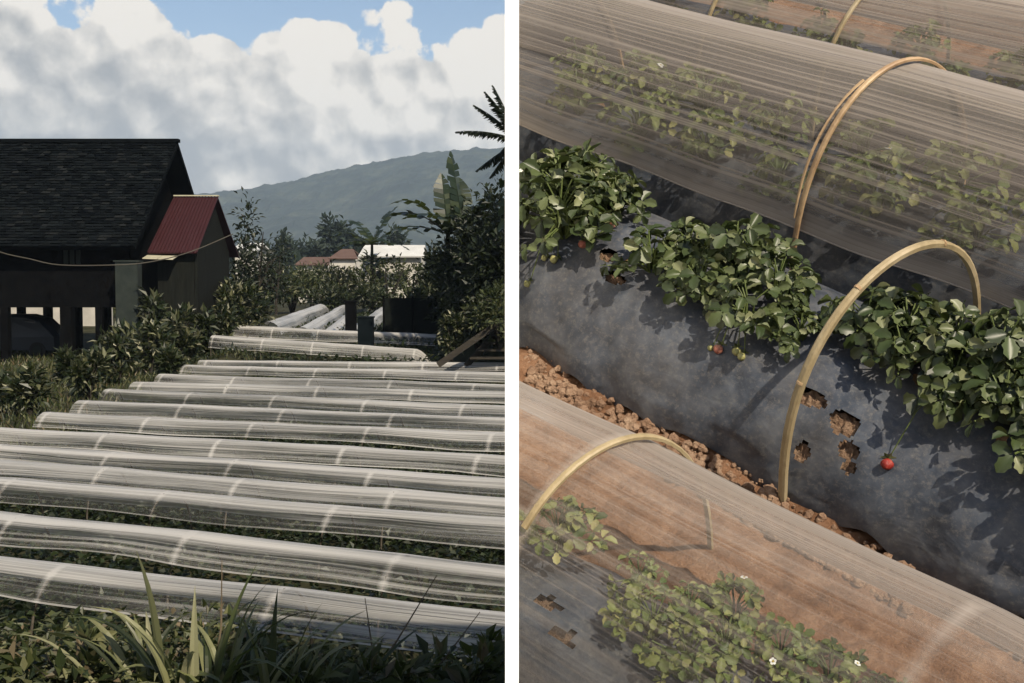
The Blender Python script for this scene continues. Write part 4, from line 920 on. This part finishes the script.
def place(proto, s, c, h, rot, sc, label, group):
    M = Matrix.Translation(B(s, c, h)) @ BM @ Matrix.Rotation(rot, 4, 'Z') @ Matrix.Scale(sc, 4)
    if proto.name not in used: used.add(proto.name); r = proto; new = False
    else:
        r = proto.copy(); COL.objects.link(r)
        for ch in list(proto.children):
            c2 = ch.copy(); COL.objects.link(c2); c2.parent = r
    r.matrix_basis = M; tag(r, label, 'strawberry plant', group); return r
ORD = ['first','second','third','fourth','fifth','sixth','seventh','eighth','ninth','tenth','eleventh','twelfth','thirteenth','fourteenth','fifteenth','sixteenth','seventeenth','eighteenth','nineteenth','twentieth']
# open bed: two staggered lines on its far half   (s along the bed, c across)
g = random.Random(5)
OP = []
def pl(px, py, h=.2): return Bpix(px, py, h)
FRONT = [(545,232,1.05), (590,222,.9), (652,276,.9), (700,302,.85), (748,326,.95), (800,345,.6), (900,374,.9), (950,402,.95), (1000,426,1.0), (1046,455,1.05), (1098,488,1.0), (1150,515,1.1)]
BACK = [(535,200,1.1), (578,200,1.0), (618,215,.9), (690,262,.75), (738,281,.9), (778,302,.85), (865,340,.85), (905,347,.95), (950,368,1.0), (995,388,1.0), (1045,418,1.05), (1100,445,1.0), (1155,475,1.0)]
for lst, nm in ((FRONT, 'front'), (BACK, 'rear')):
    for i, (px, py, sc) in enumerate(lst):
        s, c = pl(px, py)
        xw = B(s, c, .2).x
        if xw < .135: s += (.135-xw)/AD.x
        o = place(OPENP[g.randrange(4)], s, c, bedh(c, 'open')+.005, g.uniform(0, 6.3), sc, 'x', 'strawberry plants of the open bed')
        o['label'] = '%s strawberry plant from the white wall in the %s line of the open bed' % (ORD[i], nm); OP.append(o)
def under(key, pts, label, h):
    for i, (s, c, sc) in enumerate(pts):
        if B(s, c, 0).x < .1: continue
        place(FILMP[g.randrange(3)], s, c, bedh(c, key)+.004, g.uniform(0, 6.3), sc, label % ORD[i % 20], 'strawberry plants under the %s film' % key)
NP = [Bpix(px, py, .14) for px, py in [(560,550), (640,582), (690,618), (655,640), (725,655), (780,660), (735,612), (830,675), (880,690), (690,672)]]
under('near', [(s, c, g.uniform(.6,.85)) for s, c in NP], 'strawberry plant under the nearest film, %s from its left end', .15)
under('back', [(-2.42+.13*i, 2.14+(.0 if i % 2 else .17)+g.uniform(-.04,.04), g.uniform(.95,1.4)) for i in range(20)], 'strawberry plant under the film above the open bed, %s from the white wall', .15)
under('top', [(-3.2+.16*i, 2.74+(.0 if i % 2 else .16)+g.uniform(-.04,.04), g.uniform(.8,1.15)) for i in range(19)], 'strawberry plant under the topmost film, %s from the white wall', .15)

# berries lying on the mulch, still on their stalks
def add_berry(px, py, mat, size, name, nearest=True):
    s, c = bedpix(px, py+3, 'open'); q = B(s, c, bedh(c, 'open')+size*.8)
    o = min(OP, key=lambda o: (o.matrix_basis.translation-q).length); ax = (AD*g.uniform(-.6,.6) - CD + NB*.1).normalized()
    mb = MB(); p0 = q-ax*size*.9; berry(mb, p0, ax, size, size*2.1); bo = mk('berry', mb, mat, o, smooth=True); bo['label'] = name
    sb = MB(); sepals(sb, p0, ax, size); mk('calyx', sb, M_straw, bo)
    ct = o.matrix_basis.translation + NB*.07; sb = MB(); sb.tube([p0, p0.lerp(ct, .4)+NB*.03, ct], [.0013,.0013,.0016], 5); mk('fruit_stalk', sb, M_stem, o)
for a in [(887,464,M_berry,.0135,'ripe red strawberry'), (719,349,M_berryp,.0125,'half ripe pink strawberry'), (711,347,M_berryg,.008,'small unripe strawberry'), (737,351,M_berryg,.0115,'unripe yellow-green strawberry'), (742,356,M_berryg,.0105,'unripe yellow-green strawberry'),
          (545,257,M_berryg,.009,'small whitish strawberry'), (555,259,M_berryg,.0115,'unripe yellow-green strawberry'), (528,283,M_berryg,.010,'unripe green strawberry'), (583,244,M_berryp,.012,'half ripe strawberry'), (613,226,M_berryp,.011,'half ripe strawberry')]:
    add_berry(*a)

# ------------------------------------------------------------------ haze
hb = MB(); hb.box((0, 1940, 240), 6000, 3940, 500); hz = mk('haze', hb, None) if False else None
m, nt, out = new_mat('haze'); pv = N(nt, 'ShaderNodeVolumePrincipled'); pv.inputs['Density'].default_value = 1.55e-4; pv.inputs['Color'].default_value = (.66,.82,1.0,1); pv.inputs['Anisotropy'].default_value = .0
L(nt, pv.outputs[0], out.inputs['Volume']); tag(mk('haze', hb, m), kind='stuff')

# ------------------------------------------------------------------ light
SUN = Vector((.37, -.67, .645)).normalized()
sl = bpy.data.lights.new('sun', 'SUN'); so = bpy.data.objects.new('sun', sl); COL.objects.link(so)
sl.energy = 4.8; sl.angle = math.radians(.53); sl.color = (1, .88, .70); so.rotation_euler = (-SUN).to_track_quat('-Z', 'Y').to_euler(); so.location = (20, -40, 50)
W = bpy.data.worlds.new('World'); scn.world = W; W.use_nodes = True; nt = W.node_tree
for n in list(nt.nodes): nt.nodes.remove(n)
out = N(nt, 'ShaderNodeOutputWorld'); bg = N(nt, 'ShaderNodeBackground'); bg.inputs[1].default_value = .095
sky = N(nt, 'ShaderNodeTexSky'); sky.sky_type = 'NISHITA'; sky.sun_disc = False; sky.sun_elevation = math.asin(SUN.z); sky.sun_rotation = math.atan2(SUN.x, SUN.y); sky.air_density = 1.0; sky.dust_density = 1.2; sky.ozone_density = 1.0
tc = N(nt, 'ShaderNodeTexCoord'); V = tc.outputs['Generated']
sp = N(nt, 'ShaderNodeSeparateXYZ'); L(nt, V, sp.inputs[0])
az = math_(nt, 'ARCTAN2', sp.outputs[0], sp.outputs[1]); el = math_(nt, 'ARCSINE', sp.outputs[2])
def wn(scale, detail, rough, off=(0,0,0), st=(1,1,1), dist=0):
    mp = N(nt, 'ShaderNodeMapping'); mp.inputs['Scale'].default_value = st; mp.inputs['Location'].default_value = off; L(nt, V, mp.inputs[0])
    n = N(nt, 'ShaderNodeTexNoise'); n.inputs['Scale'].default_value = scale; n.inputs['Detail'].default_value = detail; n.inputs['Roughness'].default_value = rough; n.inputs['Distortion'].default_value = dist; L(nt, mp.outputs[0], n.inputs['Vector']); return n.outputs[0]
def wv(scale, off):
    mp = N(nt, 'ShaderNodeMapping'); mp.inputs['Location'].default_value = off; L(nt, V, mp.inputs[0])
    nz = N(nt, 'ShaderNodeTexNoise'); nz.inputs['Scale'].default_value = scale*1.3; nz.inputs['Detail'].default_value = 4; L(nt, mp.outputs[0], nz.inputs['Vector'])
    ad = N(nt, 'ShaderNodeVectorMath', operation='MULTIPLY_ADD'); L(nt, nz.outputs['Color'], ad.inputs[0]); ad.inputs[1].default_value = (.5/scale,)*3; L(nt, mp.outputs[0], ad.inputs[2])
    vo = N(nt, 'ShaderNodeTexVoronoi'); vo.feature = 'F1'; vo.inputs['Scale'].default_value = scale; L(nt, ad.outputs[0], vo.inputs['Vector']); return vo.outputs['Distance']
v1 = wv(13, (.2,.5,.1)); v2 = wv(34, (.7,.1,.4))
v1s = wv(13, (.2-.014,.5,.1-.022)); v2s = wv(34, (.7-.006,.1,.4-.009))
n_big = wn(7, 3, .5, (.3,.1,.2)); n_mid = wn(20, 8, .55, (1.3,.4,.2)); n_off = wn(20, 8, .55, (1.3-.012,.4,.2-.018))
lum = math_(nt, 'SUBTRACT', n_mid, n_off)                     # relief of the billows, lit from above
edge = math_(nt, 'ADD', math_(nt, 'MULTIPLY', math_(nt, 'SUBTRACT', n_big, .5), .14), math_(nt, 'MULTIPLY', math_(nt, 'SUBTRACT', n_mid, .5), .085))
puff = math_(nt, 'ADD', math_(nt, 'MULTIPLY', math_(nt, 'SUBTRACT', .42, v1), .085), math_(nt, 'MULTIPLY', math_(nt, 'SUBTRACT', .42, v2), .042))
edge = math_(nt, 'ADD', math_(nt, 'MULTIPLY', edge, .45), math_(nt, 'ADD', puff, math_(nt, 'MULTIPLY', math_(nt, 'SUBTRACT', wn(60, 6, .65, (.2,.8,.5)), .5), .030)))
d = math_(nt, 'SUBTRACT', math_(nt, 'ADD', math_(nt, 'SUBTRACT', .229, math_(nt, 'MULTIPLY', az, .045)), edge), el)
mr = N(nt, 'ShaderNodeMapRange', interpolation_type='SMOOTHSTEP'); L(nt, d, mr.inputs[0]); mr.inputs[1].default_value = -.001; mr.inputs[2].default_value = .007; mask = mr.outputs[0]
# tone: white crowns, grey shaded base
el0 = math_(nt, 'SUBTRACT', .092, math_(nt, 'MULTIPLY', az, .19))
tone = math_(nt, 'MULTIPLY', math_(nt, 'SUBTRACT', el, el0), 9.0)
tone = math_(nt, 'ADD', tone, math_(nt, 'MULTIPLY', math_(nt, 'SUBTRACT', wn(6.5, 7, .58, (4.1,.6,2.2), dist=.6), .5), 1.7))
tone = math_(nt, 'ADD', tone, math_(nt, 'MULTIPLY', math_(nt, 'SUBTRACT', v1s, v1), .9)); tone = math_(nt, 'ADD', tone, math_(nt, 'MULTIPLY', math_(nt, 'SUBTRACT', v2s, v2), .8))
tone = math_(nt, 'ADD', tone, math_(nt, 'MULTIPLY', lum, 1.2)); tone = math_(nt, 'ADD', tone, math_(nt, 'MULTIPLY', math_(nt, 'SUBTRACT', wn(28, 8, .62, (2.1,1.6,.2)), .5), .7)); tone = math_(nt, 'ADD', tone, .46, clamp=True)
cc = ramp(nt, tone, [(0, (2.95,3.0,3.1)), (.25, (3.4,3.4,3.4)), (.6, (5.2,5.0,4.7)), (.85, (6.8,6.4,5.85)), (1, (7.8,7.3,6.6))])
col = mixc(nt, mask, sky.outputs[0], cc); L(nt, col, bg.inputs[0]); L(nt, bg.outputs[0], out.inputs[0])

# ------------------------------------------------------------------ render settings
scn.view_settings.view_transform = 'Standard'; scn.view_settings.look = 'None'; scn.view_settings.exposure = .38; scn.view_settings.gamma = 1; scn.view_settings.use_curve_mapping = False
scn.render.engine = 'CYCLES'; cy = scn.cycles
cy.use_denoising = True; cy.max_bounces = 8; cy.diffuse_bounces = 3; cy.glossy_bounces = 2; cy.transmission_bounces = 3; cy.transparent_max_bounces = 24; cy.volume_bounces = 1
cy.use_adaptive_sampling = True; cy.adaptive_threshold = .02; cy.caustics_reflective = False; cy.caustics_refractive = False
bpy.context.view_layer.update()
